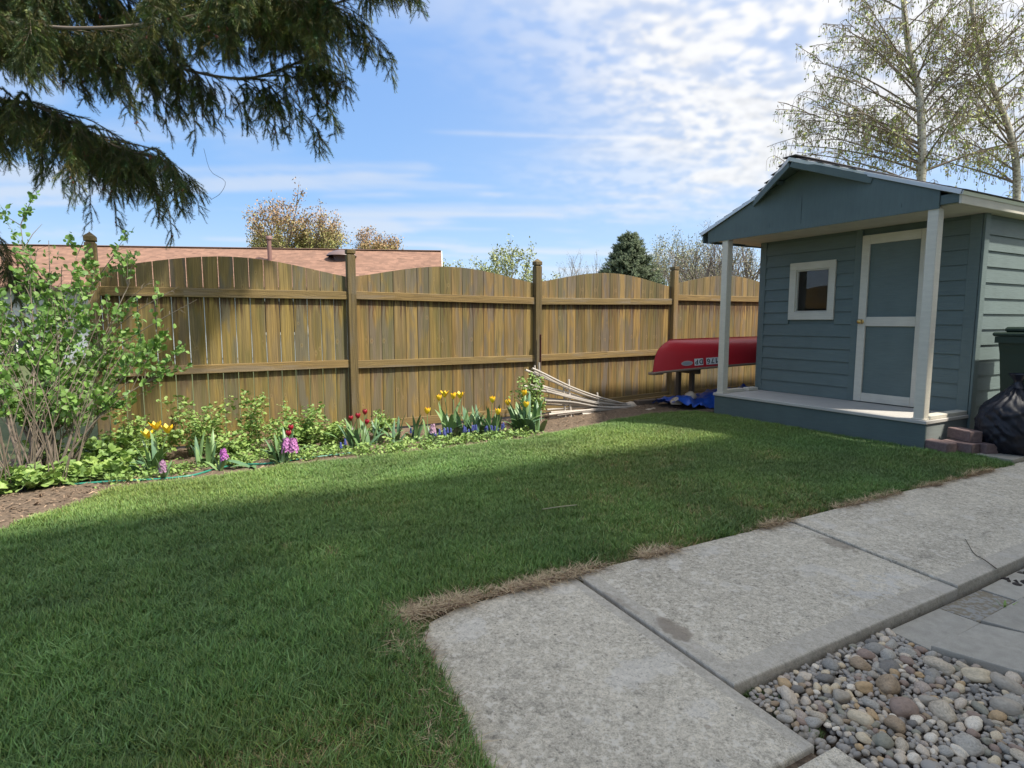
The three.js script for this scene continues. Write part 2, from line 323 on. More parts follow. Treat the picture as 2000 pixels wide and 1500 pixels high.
paver([[3.63, -1.09], [4.05, -1.09], [4.08, -0.90], [3.67, -0.90]], -0.042, paverMats[2]);
for (let j = 0; j < 3; j++) for (let i = 0; i < 5; i++) { const x = 2.56 + i * 0.41 + (j % 2) * 0.2, z = -0.62 + j * 0.2; paver([[x, z - 0.09], [x + 0.4, z - 0.09], [x + 0.4, z + 0.1], [x, z + 0.1]], -0.04, paverMats[(i + j) % 3]); }
// paving slabs beside the shed
for (const [x0, x1, z0, z1, m] of [[6.14, 6.52, -2.53, -2.26, 0], [6.535, 6.93, -2.55, -2.26, 2], [6.10, 6.45, -2.82, -2.545, 1], [6.465, 6.9, -2.83, -2.56, 0], [6.95, 7.5, -2.55, -2.26, 1], [6.92, 7.5, -2.83, -2.57, 2]]) paver([[x0, z0], [x1, z0 + 0.01], [x1, z1], [x0 + 0.01, z1]], 0.006, paverMats[m]);
const sandBase = sheet(1.5, 7.6, -1.28, 0.2, 0.05, (x, z) => -0.105 + 0.02 * fbm(x * 14, z * 14, 421, 3), (x, z) => x > 1.52);
setting('sand_bedding', sandBase, soilMat).position.y = 0.02;
patio.position.y = 0.016;

// ---------------------------------------------------------------- river pebbles
const pebbleBed = new THREE.Group(); pebbleBed.name = 'pebble_bed'; pebbleBed.userData.kind = 'structure'; pebbleBed.position.y = 0.026; scene.add(pebbleBed);
{
  const rnd = seeded(77);
  const speck = (s, amount) => { const t = colourMap(128, 128, (x, y) => { const n = fbm(x / 16, y / 16, s, 4, 8), k = hash(x, y, s + 5); const v = clamp(1 - amount + amount * (n * 1.3 + 0.25 * k)); return [v, v, v]; }); t.repeat.set(2, 1); return t; };
  const looks = [speck(501, 0.4), speck(502, 0.65), speck(503, 0.5)];
  const tones = [[0.33, 0.305, 0.27], [0.45, 0.40, 0.33], [0.25, 0.245, 0.235], [0.52, 0.45, 0.34], [0.31, 0.24, 0.17], [0.62, 0.58, 0.52], [0.25, 0.19, 0.165], [0.38, 0.325, 0.29], [0.17, 0.165, 0.16], [0.41, 0.30, 0.18], [0.36, 0.35, 0.33], [0.50, 0.445, 0.385], [0.235, 0.235, 0.20]];
  const mats = tones.map((t, i) => stdMat([t[0] * 1.3, t[1] * 1.2, t[2] * 1.04], 0.72, { map: looks[i % 3] }));
  const shapes = Array.from({ length: 12 }, (_, k) => {
    const g = mergeVertices(new THREE.IcosahedronGeometry(1, 3).deleteAttribute('normal').deleteAttribute('uv')), p = g.attributes.position, v = V(0, 0, 0), uv = [];
    const cuts = Array.from({ length: 3 }, () => V(rnd() - 0.5, rnd() - 0.5, rnd() - 0.5).normalize());
    for (let i = 0; i < p.count; i++) {
      v.fromBufferAttribute(p, i);
      uv.push(Math.atan2(v.z, v.x) / Math.PI, v.y);
      let r = 1 + 0.30 * (vn(v.x * 1.3 + k * 9, v.y * 1.3 + v.z * 1.1, 600 + k) - 0.5) + 0.10 * (vn(v.x * 3 + k, v.z * 3 + v.y * 2, 610 + k) - 0.5);
      for (const c of cuts) { const d = v.dot(c); if (d > 0.74) r *= lerp(1, 0.74 / d, 0.75); }
      p.setXYZ(i, v.x * r, v.y * r, v.z * r);
    }
    g.setAttribute('uv', new THREE.Float32BufferAttribute(uv, 2)); g.computeVertexNormals();
    return g;
  });
  const right = (z) => (z < -1.06 ? lerp(2.40, 2.36, clamp((z + 1.25) / 0.19)) : lerp(2.36, 2.53, clamp((z + 1.06) / 0.42)));
  const left = (z) => lerp(1.565, 1.54, clamp((z + 1.25) / 0.3)) + (z > -0.94 ? 0.05 : 0);
  const placed = [];
  const tryPut = (x, z, r, y, over = 0.86) => { for (const q of placed) if (Math.abs(q.y - y) < 0.03 && Math.hypot(q.x - x, q.z - z) < (q.r + r) * over) return false; return true; };
  const put = (x, z, r, y, tone) => { placed.push({ x, z, r, y, tone }); };
  for (const [x, z, r, t] of [[2.28, -0.995, 0.055, 1], [2.21, -0.98, 0.035, 2], [2.36, -0.83, 0.054, 0], [2.33, -0.90, 0.05, 3], [1.93, -0.93, 0.05, 6], [2.02, -0.86, 0.05, 1], [1.83, -0.90, 0.045, 4], [2.13, -1.08, 0.04, 8], [2.05, -1.14, 0.042, 4], [2.2, -1.17, 0.045, 2], [2.01, -1.02, 0.055, 4], [2.10, -0.96, 0.038, 7], [2.42, -0.72, 0.055, 11], [2.22, -0.78, 0.05, 0], [1.77, -0.97, 0.035, 3], [1.72, -1.20, 0.03, 9], [1.86, -1.15, 0.034, 8], [2.28, -1.10, 0.036, 10], [1.92, -0.75, 0.05, 10]]) put(x, z, r * 0.74, -0.06 + r * 0.30, t);
  for (let n = 0, tries = 0; n < 1250 && tries < 90000; tries++) {
    const z = -1.235 + rnd() * 0.95, x = lerp(left(z), right(z), rnd()), r = (n < 50 ? 0.019 + 0.010 * rnd() : n < 280 ? 0.0125 + 0.007 * rnd() : 0.008 + 0.005 * rnd());
    if (x - r * 0.8 < left(z) || x + r * 0.7 > right(z) || z - r < -1.24) continue;
    const bare = fbm(x * 5, z * 5, 711, 2); if (x < 1.68 && bare > 0.68) continue;
    const y = -0.066 + r * 0.42 + 0.02 * fbm(x * 6, z * 6, 715, 2);
    if (!tryPut(x, z, r, y, 0.80)) continue;
    put(x, z, r, y, Math.floor(rnd() * tones.length)); n++;
  }
  const seen = placed.map((q) => ({ ...q, size: q.r / Math.hypot(q.x, q.z, 1.2), seen: inSight(V(q.x, q.y, q.z), 10) })).sort((a, b) => (b.seen - a.seen) || b.size - a.size);
  const rest = [];
  seen.forEach((q, i) => {
    const g = shapes[i % 12], sx = q.r * (1.0 + 0.45 * rnd()), sy = q.r * (0.62 + 0.2 * rnd()), sz = q.r * (0.8 + 0.2 * rnd());
    const m = new THREE.Mesh(g, mats[q.tone]); m.name = 'pebble'; m.castShadow = m.receiveShadow = true;
    m.position.set(q.x, q.y, q.z); m.scale.set(sx, sy, sz); m.rotation.set((rnd() - 0.5) * 0.7, rnd() * 6.28, (rnd() - 0.5) * 0.7);
    if (i < 298) pebbleBed.add(m); else { m.updateMatrix(); rest.push(m.geometry.clone().applyMatrix4(m.matrix)); }
  });
  // small stones lying below and between
  const tiny = new THREE.IcosahedronGeometry(1, 1);
  for (let i = 0; i < 2200; i++) { const z = -1.24 + rnd() * 0.95, x = lerp(left(z), right(z), rnd()), r = 0.006 + 0.009 * rnd(); rest.push(tiny.clone().applyMatrix4(new THREE.Matrix4().compose(V(x, -0.084 + r * 0.4 + 0.012 * rnd(), z), new THREE.Quaternion().setFromEuler(new THREE.Euler(rnd() * 3, rnd() * 3, 0)), V(r * 1.3, r * 0.8, r)))); }
  const m = local(pebbleBed, 'small_stones', join(rest), stdMat([0.36, 0.32, 0.27], 0.75)); m.userData.kind = 'stuff';
}

// ---------------------------------------------------------------- grass
const GRASS_TONES = [[0.125, 0.24, 0.048], [0.165, 0.285, 0.052], [0.105, 0.228, 0.058], [0.24, 0.335, 0.08], [0.138, 0.265, 0.066]];
function tuft(seed, blades, spread, low, high, wide, tones, lean = 0.5) {
  const rnd = seeded(seed), pos = [], col = [], idx = [];
  for (let b = 0; b < blades; b++) {
    const a = rnd() * 6.283, rr = Math.sqrt(rnd()) * spread, x = Math.cos(a) * rr, z = Math.sin(a) * rr, h = lerp(low, high, rnd()), w = wide * (0.7 + 0.6 * rnd()), f = rnd() * 6.283, bend = h * lean * (0.3 + rnd());
    const dx = Math.cos(f), dz = Math.sin(f), sx = -dz * w / 2, sz = dx * w / 2, o = pos.length / 3, c = tones[Math.floor(rnd() * tones.length)], k = 0.6 + 0.85 * rnd() * rnd() + 0.1;
    pos.push(x - sx, 0, z - sz, x + sx, 0, z + sz);
    pos.push(x + dx * bend * 0.35 - sx * 0.85, h * 0.6, z + dz * bend * 0.35 - sz * 0.85, x + dx * bend * 0.35 + sx * 0.85, h * 0.6, z + dz * bend * 0.35 + sz * 0.85);
    pos.push(x + dx * bend, h, z + dz * bend);
    idx.push(o, o + 1, o + 2, o + 1, o + 3, o + 2, o + 2, o + 3, o + 4);
    for (let i = 0; i < 5; i++) col.push(c[0] * k, c[1] * k, c[2] * k);
  }
  const g = geo(pos, idx); g.setAttribute('color', new THREE.Float32BufferAttribute(col, 3));
  return g;
}
const bladeMat = stdMat([1, 1, 1], 0.55, { vertexColors: true });
{
  const rnd = seeded(2024), lawnGrass = thing('lawn_grass', 'short green lawn grass with straw coloured blades between fence and path', 'grass', [0, 0, 0], null, 'stuff');
  const kinds = [tuft(1, 22, 0.030, 0.028, 0.058, 0.0034, GRASS_TONES), tuft(2, 22, 0.030, 0.024, 0.052, 0.0032, GRASS_TONES, 0.8), tuft(3, 20, 0.028, 0.03, 0.066, 0.0036, GRASS_TONES, 0.6), tuft(4, 16, 0.032, 0.016, 0.042, 0.003, [[0.32, 0.27, 0.12], [0.36, 0.30, 0.15], [0.16, 0.19, 0.06], [0.22, 0.19, 0.085]], 1.3), tuft(5, 8, 0.035, 0.035, 0.062, 0.0046, [[0.16, 0.30, 0.075], [0.20, 0.33, 0.10], [0.125, 0.265, 0.075]], 1.4)];
  const lists = kinds.map(() => []), q = new THREE.Quaternion(), up = V(0, 1, 0);
  for (let i = 0; i < 330000; i++) {
    const x = -2.4 + rnd() * 8.7, z = -5.95 + rnd() * 5.4;
    const d = Math.hypot(x, z); if (rnd() > clamp(1.35 - d * 0.09, 0.55, 1)) continue;
    if (!onLawn(x, z)) continue;
    const p = V(x, lie(x, z), z); if (!inSight(p)) continue;
    const patch = fbm(x * 0.9 + 3, z * 0.9, 801, 3), small = fbm(x * 5, z * 5, 805, 3), edge = smooth(0.16, 0.0, x > 0.7 ? -2.2 - z : 9) * (x < 2.2 ? 1 : 0.4);
    const straw = smooth(0.46, 0.66, patch * 0.55 + small * 0.45) * (z < -4 ? 0.2 : 0.6) + 0.06 + edge * 0.45;
    const k = rnd() < straw ? 3 : rnd() < 0.02 + 0.08 * smooth(0.55, 0.7, fbm(x * 3, z * 3, 811, 3)) ? 4 : Math.floor(rnd() * 3);
    if (k === 3 && rnd() < 0.25) continue;
    const lush = 0.87 + 0.62 * (fbm(x * 1.7, z * 1.7, 807, 3) - 0.4) + 0.35 * (small - 0.5), dry = clamp(patch * 1.6 - 0.5) * 0.8;
    const far = smooth(4.2, 5.1, -z) * smooth(1.2, -0.8, x);            // the thin yellowed margin by the bed
    const c = colour(lush * (1 + 0.55 * dry + 0.5 * far), lush * (1 + 0.12 * dry + 0.1 * far), lush * (1 - 0.15 * dry));
    q.setFromAxisAngle(up, rnd() * 6.283);
    const s = (0.78 + 0.5 * rnd()) * (1 - 0.35 * edge);
    lists[k].push([new THREE.Matrix4().compose(p, q, V(s, s * (0.62 + 0.4 * small), s)), c]);
  }
  lists.forEach((l, i) => copies(lawnGrass, i === 3 ? 'dry_blades' : i === 4 ? 'coarse_blades' : 'blades', kinds[i], bladeMat, l));
  // straw lying along the edge of the path
  const straws = thing('dead_grass', 'dry tan straw matted along the edge of the concrete path', 'dead grass', [0, 0, 0], null, 'stuff');
  const strawTones = [[0.54, 0.37, 0.19], [0.42, 0.26, 0.13], [0.66, 0.49, 0.28], [0.26, 0.14, 0.07]], lying = tuft(9, 7, 0.03, 0.012, 0.03, 0.0035, strawTones, 3.4), list = [];
  for (let i = 0; i < 1900; i++) {
    let x, z;
    if (rnd() < 0.86) { x = 0.72 + Math.pow(rnd(), 1.7) * 5.2; z = -2.20 - 0.005 * rnd() - 0.09 * rnd() * rnd() * (x < 1.9 ? 0.75 : 0.4); if (x > 1.0 && vn(x * 4.3, 3, 5) + 0.35 * (rnd() - 0.5) < (x > 1.9 ? 0.58 : 0.40)) continue; } else { const t = rnd(); x = lerp(0.72, 0.575, t) - 0.02 - 0.06 * rnd() * rnd(); z = lerp(-2.16, -0.9, t) + 0.03 * rnd(); }
    q.setFromAxisAngle(up, rnd() * 6.283);
    const s = 0.6 + 0.7 * rnd();
    list.push([new THREE.Matrix4().compose(V(x, lie(x, z) + 0.008 + 0.016 * rnd(), z), q, V(s, s * 0.7, s)), undefined]);
  }
  copies(straws, 'blades', lying, bladeMat, list);
}
// ---------------------------------------------------------------- fence
const FENCE_Z = -6.8, POSTS = [-0.735, 1.665, 4.13, 6.585, 9.03];
const RAILS = [[[1.487, 1.492], [0.712, 0.722]], [[1.497, 1.472], [0.708, 0.708]], [[1.47, 1.502], [0.713, 0.735]], [[1.565, 1.575], [0.78, 0.79]]];
// weathered cedar: sixteen board faces side by side, 0.14 m wide and 2 m high each
function knotsFor(rnd, n, h) { return Array.from({ length: n }, () => [0.15 + 0.7 * rnd(), rnd() * h, 0.06 + 0.07 * rnd(), 0.005 + 0.011 * rnd()]); }
const boardMap = (() => {
  const rnd = seeded(5150), W = 2048, H = 2048;
  const boards = Array.from({ length: 16 }, (_, k) => ({ knots: knotsFor(rnd, 2 + Math.floor(rnd() * 4), 2), tone: rnd(), grey: rnd(), drip: Array.from({ length: 9 }, () => [rnd(), 0.05 + 0.12 * rnd() * rnd(), 0.05 + 0.11 * rnd(), rnd()]), heart: rnd() }));
  return colourMap(W, H, (i, j) => {
    const k = Math.floor(i / 128), b = boards[k], u = (i - k * 128) / 128, y = j / H * 2;
    // grain bends round the knots
    let uu = u, knot = 0, ring = 0;
    for (const q of b.knots) {
      const du = (u - q[0]) * 0.14, dy = y - q[1], r = Math.hypot(du * 1.15, dy * 0.6) * (0.8 + 0.5 * fbm(u * 9 + k, y * 40, 977, 2));
      uu += Math.exp(-(dy * dy) / 0.006) * Math.sign(du) * 0.10 * Math.exp(-Math.abs(du) / 0.03);
      if (r < q[3] * 0.55) knot = 1; else if (r < q[3] * 1.7) ring = Math.max(ring, 1 - (r / q[3] - 0.55) / 1.15);
    }
    const grain = fbm(uu * 22 + k * 31, y * 1.3, 901 + k, 3), fine = fbm(uu * 70 + k * 11, y * 5, 931 + k, 2), wave = 0.5 + 0.5 * Math.sin((uu * 9 + fbm(uu * 2, y * 1.7, 941 + k, 3) * 6) * 6.283);
    const blotch = fbm(u * 2 + k * 5, y * 2.2, 951, 4), streak = fbm(uu * 5 + k * 13, y * 0.8, 955, 3);
    let c = mixed([0.100, 0.064, 0.020], [0.345, 0.232, 0.076], clamp(-0.28 + grain * 0.75 + streak * 0.72 + wave * 0.14 + (b.tone - 0.5) * 0.4));
    c = mixed(c, [0.150, 0.126, 0.094], clamp(smooth(0.42, 0.60, blotch) * (0.15 + 0.75 * b.grey) + 0.25 * smooth(1.45, 1.62, y)));
    c = mixed(c, [0.12, 0.105, 0.036], 0.5 * smooth(0.48, 0.7, fbm(u * 3 + k * 3, y * 1.5, 961, 3)));
    c = scaled(c, 0.62 + 0.72 * fine);
    if (ring) c = mixed(c, [0.34, 0.25, 0.12], 0.45 * ring);
    if (knot) c = mixed(c, [0.16, 0.09, 0.04], 0.75);
    // rain streaks that run down from the two rails
    for (const ry of [1.452, 0.668]) {
      const below = ry - y; if (below < -0.01 || below > 0.40) continue;
      let s = 0;
      for (const d of b.drip) { const w = d[2] * (1 - 0.6 * clamp(below / (d[1] * 2.2))), x = Math.abs(u - d[0] - 0.02 * Math.sin(y * 40 + d[3] * 9)); s = Math.max(s, smooth(w, w * 0.2, x) * smooth(d[1] * 2.2, d[1] * 0.5, below)); }
      c = mixed(c, [0.075, 0.034, 0.018], s * (ry > 1 ? 0.85 : 0.5));
    }
    const rim = Math.min(u, 1 - u); if (rim < 0.05) c = scaled(c, 0.6);
    return c;
  });
})();
const grainBump = heightMap(512, 512, (x, y) => 0.6 * fbm(x / 3, y / 40, 971, 3, 170) + 0.4 * fbm(x / 9, y / 60, 973, 2, 56));
grainBump.repeat.set(6, 1.5);
const boardMats = [[1.0, 1.0, 0.95], [0.90, 0.90, 0.92], [1.08, 1.03, 0.98], [0.94, 0.98, 0.85], [1.02, 0.95, 0.92]].map((c) => stdMat(c, 0.86, { map: boardMap, bumpMap: grainBump, bumpScale: 0.002 }));
const railMap = colourMap(1024, 256, (i, j) => {
  const x = i / 1024 * 2.4, y = j / 256 * 0.36, g = fbm(x * 1.4, y * 90, 981, 3), f = fbm(x * 6, y * 260, 985, 2), w = 0.5 + 0.5 * Math.sin((y * 46 + fbm(x * 2.2, y * 9, 987, 3) * 5) * 6.283);
  let c = mixed([0.115, 0.076, 0.028], [0.30, 0.21, 0.082], clamp(g * 0.8 + w * 0.28 - 0.05));
  c = mixed(c, [0.21, 0.175, 0.13], 0.6 * smooth(0.48, 0.68, fbm(x * 1.6, y * 14, 989, 4)));
  return scaled(c, 0.7 + 0.56 * f);
});
const railMats = [[1, 1, 1], [0.86, 0.88, 0.82], [1.1, 1.05, 1]].map((c) => stdMat(c, 0.86, { map: railMap, bumpMap: grainBump, bumpScale: 0.002 }));
const postMat = stdMat([0.66, 0.68, 0.68], 0.88, { map: railMap, bumpMap: grainBump, bumpScale: 0.002 });
function fenceBoard(x0, x1, y0, ya, yb, z0, z1, column, flip) {
  const P = [[x0, y0, z1], [x1, y0, z1], [x1, yb, z1], [x0, ya, z1], [x0, y0, z0], [x1, y0, z0], [x1, yb, z0], [x0, ya, z0]], pos = [], uv = [];
  const quad = (a, b, c, d, uvs) => { for (const k of [0, 1, 2, 0, 2, 3]) { pos.push(...P[[a, b, c, d][k]]); uv.push(...uvs[k]); } };
  const U0 = (column + (flip ? 0.96 : 0.04)) / 16, U1 = (column + (flip ? 0.04 : 0.96)) / 16, v = (y) => y / 2;
  quad(0, 1, 2, 3, [[U0, v(y0)], [U1, v(y0)], [U1, v(yb)], [U0, v(ya)]]);
  quad(5, 4, 7, 6, [[U0, v(y0)], [U1, v(y0)], [U1, v(ya)], [U0, v(yb)]]);
  const e = lerp(U0, U1, 0.5), e2 = e + 0.008;
  quad(4, 0, 3, 7, [[e, v(y0)], [e2, v(y0)], [e2, v(ya)], [e, v(ya)]]);
  quad(1, 5, 6, 2, [[e, v(y0)], [e2, v(y0)], [e2, v(yb)], [e, v(yb)]]);
  quad(3, 2, 6, 7, [[e, v(ya)], [e2, v(yb)], [e2, v(yb) + 0.008], [e, v(ya) + 0.008]]);
  quad(4, 5, 1, 0, [[e, 0], [e2, 0], [e2, 0.008], [e, 0.008]]);
  const g = geo(pos, null, uv);
  return g;
}
const lengthUV = (g, k = 1 / 2.4, s = 0) => { const p = g.attributes.position, uv = g.attributes.uv; g.computeBoundingBox(); const b = g.boundingBox, sx = b.max.x - b.min.x, sy = b.max.y - b.min.y, sz = b.max.z - b.min.z, up = sy > sx && sy > sz, alongX = sx > sz; for (let i = 0; i < p.count; i++) { const L = up ? p.getY(i) : alongX ? p.getX(i) : p.getZ(i), T = up ? p.getX(i) + p.getZ(i) : p.getY(i) + (alongX ? p.getZ(i) : p.getX(i)); uv.setXY(i, L * k + s, T / 0.36 + s * 3.7); } return g; };
{
  const rnd = seeded(99), fence = thing('wooden_fence', 'tall weathered brown board fence with arched tops along the flower bed', 'fence', [1.665, -0.12, FENCE_Z]);
  POSTS.forEach((x, i) => {
    const w = 0.046, base = lie(x, FENCE_Z) - 0.05, top = [1.93, 1.945, 1.93, 1.97, 1.97][i], z0 = FENCE_Z - 0.035, z1 = FENCE_Z + 0.062;
    const post = part(fence, 'post', lengthUV(slabBox(x - w, x + w, base, top, z0, z1, 0.005), 1 / 2.4, i * 0.37), i === 3 ? railMats[2] : postMat);
    const peaked = i !== 1 && i !== 3, cap = [slabBox(x - w + 0.012, x + w - 0.012, top, top + 0.012, z0 + 0.012, z1 - 0.012, 0.001), slabBox(x - w - 0.003, x + w + 0.003, top + 0.012, top + 0.06, z0 - 0.003, z1 + 0.003, 0.005)];
    if (peaked) { const c = new THREE.ConeGeometry(0.066, 0.042, 4, 1); c.rotateY(Math.PI / 4); c.translate(x, top + 0.079, (z0 + z1) / 2); cap.push(c); }
    const m = join(cap); m.translate(-fence.position.x, -fence.position.y, -fence.position.z);
    local(post, 'post_cap', lengthUV(m), postMat);
  });
  for (let s = 0; s < 4; s++) {
    const a = POSTS[s] + 0.05, b = POSTS[s + 1] - 0.05, n = 16, pitch = (b - a) / n, gap = s === 0 ? 0.007 : 0.005, raise = [0, 0, 0.02, 0.075][s];
    const crown = (x) => { const t = (x - a) / (b - a); return 1.70 + raise + (s === 0 ? 0.0 : 0.005) + 0.165 * Math.pow(Math.sin(Math.PI * clamp(t * 0.96 + 0.02)), 1.25); };
    for (let i = 0; i < n; i++) {
      const x0 = a + i * pitch + gap / 2, x1 = x0 + pitch - gap, dz = (rnd() - 0.5) * 0.003, y0 = lie(x0, FENCE_Z) + 0.075 + 0.01 * rnd();
      part(fence, 'board', fenceBoard(x0, x1, y0, crown(x0), crown(x1), FENCE_Z - 0.019 + dz, FENCE_Z - 0.001 + dz, Math.floor(rnd() * 16), rnd() < 0.5), boardMats[s === 0 ? [0, 3, 3, 1][Math.floor(rnd() * 4)] : Math.floor(rnd() * 5)]);
    }
    RAILS[s].forEach(([ya, yb], r) => {
      const g = slabBox(a - 0.006, b + 0.006, -0.045, 0.045, FENCE_Z + 0.003, FENCE_Z + 0.037, 0.004), p = g.attributes.position;
      for (let i = 0; i < p.count; i++) { const t = (p.getX(i) - a) / (b - a); p.setY(i, p.getY(i) + lerp(ya, yb, t)); }
      g.computeVertexNormals();
      part(fence, 'rail', lengthUV(g, 1 / 2.4, s * 0.31 + r * 0.17), railMats[(s + r) % 2 ? 2 : 0]);
    });
    const k = slabBox(a, b, -0.05, 0.05, FENCE_Z + 0.002, FENCE_Z + 0.024, 0.003), kp = k.attributes.position;
    for (let i = 0; i < kp.count; i++) kp.setY(i, kp.getY(i) + lie(kp.getX(i), FENCE_Z) + 0.10);
    part(fence, 'bottom_rail', lengthUV(k, 1 / 2.4, s * 0.5), railMats[0]);
  }
}
single('garden_stake', join([slabBox(4.115, 4.135, -0.1, 1.03, -6.70, -6.69, 0.002), slabBox(4.123, 4.127, -0.1, 1.03, -6.69, -6.67, 0.001)]), stdMat([0.10, 0.025, 0.02], 0.7), 'thin dark red metal stake standing against the fence post by the trellis', 'stake');

// ---------------------------------------------------------------- shed
// the same faces wound the other way round, for a mirrored copy
function turned(g) { for (const a of Object.values(g.attributes)) { const n = a.itemSize, d = a.array; for (let i = 0; i < a.count; i += 3) for (let k = 0; k < n; k++) { const p = (i + 1) * n + k, q = (i + 2) * n + k, t = d[p]; d[p] = d[q]; d[q] = t; } } return g; }
const paintGrain = colourMap(512, 512, (x, y) => { const n = fbm(x / 40, y / 6, 1001, 4, 12), k = hash(x, y, 55), b = fbm(x / 80, y / 80, 1003, 3, 6); const v = 0.92 + 0.13 * (n - 0.5) + 0.05 * (k - 0.5) + 0.16 * (b - 0.5); return [v, v, v]; });
const paintBump = heightMap(512, 512, (x, y) => fbm(x / 30, y / 3, 1011, 3, 17));
const teal = stdMat([0.130, 0.172, 0.163], 0.62, { map: paintGrain, bumpMap: paintBump, bumpScale: 0.0012 });
const tealPly = stdMat([0.103, 0.142, 0.138], 0.65, { map: paintGrain, bumpMap: paintBump, bumpScale: 0.001 });
const whitePaint = stdMat([0.68, 0.63, 0.52], 0.6, { map: paintGrain, bumpMap: paintBump, bumpScale: 0.0008 });
const creamPaint = stdMat([0.58, 0.55, 0.46], 0.7, { map: paintGrain });
const deckPaint = stdMat([0.53, 0.50, 0.45], 0.6, { map: paintGrain });
const dripMetal = stdMat([0.62, 0.64, 0.66], 0.35, { metalness: 0.4 });
const shingleDark = stdMat([0.11, 0.105, 0.11], 0.95, { map: paintGrain });
const darkWood = stdMat([0.10, 0.075, 0.055], 0.9);
const brass = stdMat([0.62, 0.42, 0.16], 0.28, { metalness: 1 });
const glassMat = new THREE.MeshPhysicalMaterial({ color: 0xffffff, roughness: 0.02, transmission: 1, thickness: 0, ior: 1.38 });
{
  const FX = 5.95, WX = 6.74, BACK = 9.5, ZL = -5.36, ZR = -2.86, DECK = 0.286, RIDGE = -4.19, EAVE_R = -2.70, EAVE_L = -5.66, PITCH = 0.392, RIDGE_Y = 2.905;
  const shed = thing('garden_shed', 'blue grey clapboard garden shed with white door and covered porch', 'shed', [6.7, 0, -4.1]);
  const P = (n, g, m, l) => part(shed, n, g, m, l);
  const roofY = (z) => RIDGE_Y - PITCH * Math.abs(z - RIDGE);
  // porch
  P('porch_floor', slabBox(FX - 0.015, WX, DECK - 0.035, DECK, ZL - 0.01, ZR + 0.012, 0.005), deckPaint);
  const skirt = P('porch_skirt', slabBox(FX + 0.005, FX + 0.03, -0.1, DECK - 0.037, ZL, ZR, 0.003), tealPly);
  part(skirt, 'skirt_side', slabBox(FX + 0.031, WX - 0.01, -0.1, DECK - 0.037, ZR - 0.03, ZR - 0.004, 0.002), stdMat([0.24, 0.265, 0.25], 0.75, { map: paintGrain }));
  part(skirt, 'skirt_side', slabBox(FX + 0.031, WX - 0.01, -0.1, DECK - 0.037, ZL + 0.004, ZL + 0.03, 0.002), tealPly);
  P('porch_curb', slabBox(FX + 0.11, FX + 0.46, DECK, DECK + 0.04, ZL + 0.01, ZL + 0.10, 0.005), whitePaint);
  P('porch_curb', slabBox(FX + 0.085, WX - 0.02, DECK, DECK + 0.038, ZR - 0.10, ZR - 0.005, 0.005), whitePaint);
  for (const z of [ZL + 0.035, ZR - 0.115]) {
    const post = P('porch_post', slabBox(FX + 0.005, FX + 0.1, DECK, 2.215, z, z + 0.092, 0.006), whitePaint);
    part(post, 'post_foot', slabBox(FX - 0.004, FX + 0.118, DECK, DECK + 0.012, z - 0.012, z + 0.104, 0.003), whitePaint);
  }
  // gable board
  {
    const s = new THREE.Shape(); s.moveTo(ZL - 0.19, 2.205); s.lineTo(ZR - 0.02, 2.205); s.lineTo(ZR - 0.02, roofY(ZR - 0.02) - 0.03); s.lineTo(RIDGE, RIDGE_Y - 0.03); s.lineTo(ZL - 0.19, roofY(ZL - 0.19) - 0.03);
    const seam = (z, up, w = 0.003) => { const h = new THREE.Path(); h.moveTo(z, 2.26); h.lineTo(z + w, 2.27); h.lineTo(z + w * 1.6, lerp(2.26, up, 0.5)); h.lineTo(z + w * 0.4, up); h.lineTo(z - w * 0.3, lerp(2.26, up, 0.6)); return h; };
    s.holes.push(seam(-4.24, 2.60, 0.0035), seam(-4.64, 2.34, 0.002), seam(-4.98, 2.31, 0.002), seam(-3.2, 2.31, 0.002));
    const g = new THREE.ExtrudeGeometry(s, { depth: 0.018, bevelEnabled: false }); g.rotateY(-Math.PI / 2);      // shape x -> z, depth -> -x
    g.translate(FX + 0.012, 0, 0);
    const q = metreUV(g), uv = q.attributes.uv; for (let i = 0; i < uv.count; i++) uv.setXY(i, uv.getY(i), uv.getX(i));
    P('gable_board', q, tealPly);
    P('gable_backing', slabBox(FX + 0.02, FX + 0.05, 2.225, 2.31, ZL - 0.18, ZR - 0.03, 0.002), tealPly);
  }
  P('porch_ceiling', slabBox(FX + 0.05, WX - 0.005, 2.23, 2.245, ZL - 0.19, ZR + 0.10, 0.002), creamPaint);
  P('eave_soffit', slabBox(WX, BACK, 2.23, 2.245, ZR - 0.06, EAVE_R - 0.03, 0.002), creamPaint);
  P('eave_soffit', slabBox(WX, BACK, 2.23, 2.245, EAVE_L + 0.03, ZL - 0.03, 0.002), creamPaint);
  P('eave_return', slabBox(FX + 0.004, FX + 0.03, 2.235, 2.318, ZR - 0.018, EAVE_R - 0.012, 0.002), tealPly);
  P('fascia', slabBox(FX + 0.002, BACK, 2.222, 2.318, EAVE_R - 0.03, EAVE_R - 0.008, 0.003), whitePaint);
  P('fascia', slabBox(FX + 0.002, BACK, 2.215, 2.305, EAVE_L + 0.008, EAVE_L + 0.03, 0.003), tealPly);
  // roof: each slope a sheet with a forward peak, courses of shingles over it
  for (const side of [1, -1]) {
    const eave = side > 0 ? EAVE_R : EAVE_L, kink = side > 0 ? -3.56 : -4.80, tip = 5.64, run = Math.abs(eave - RIDGE), L = run * Math.hypot(1, PITCH);
    const along = (z) => Math.abs(z - RIDGE) * Math.hypot(1, PITCH);
    const place = (g, lift = 0) => { g.applyMatrix4(new THREE.Matrix4().makeBasis(V(1, 0, 0), V(0, 1, PITCH * side).normalize(), V(0, -PITCH, side).normalize()).setPosition(0, RIDGE_Y + lift, RIDGE)); return side > 0 ? g : turned(g); };
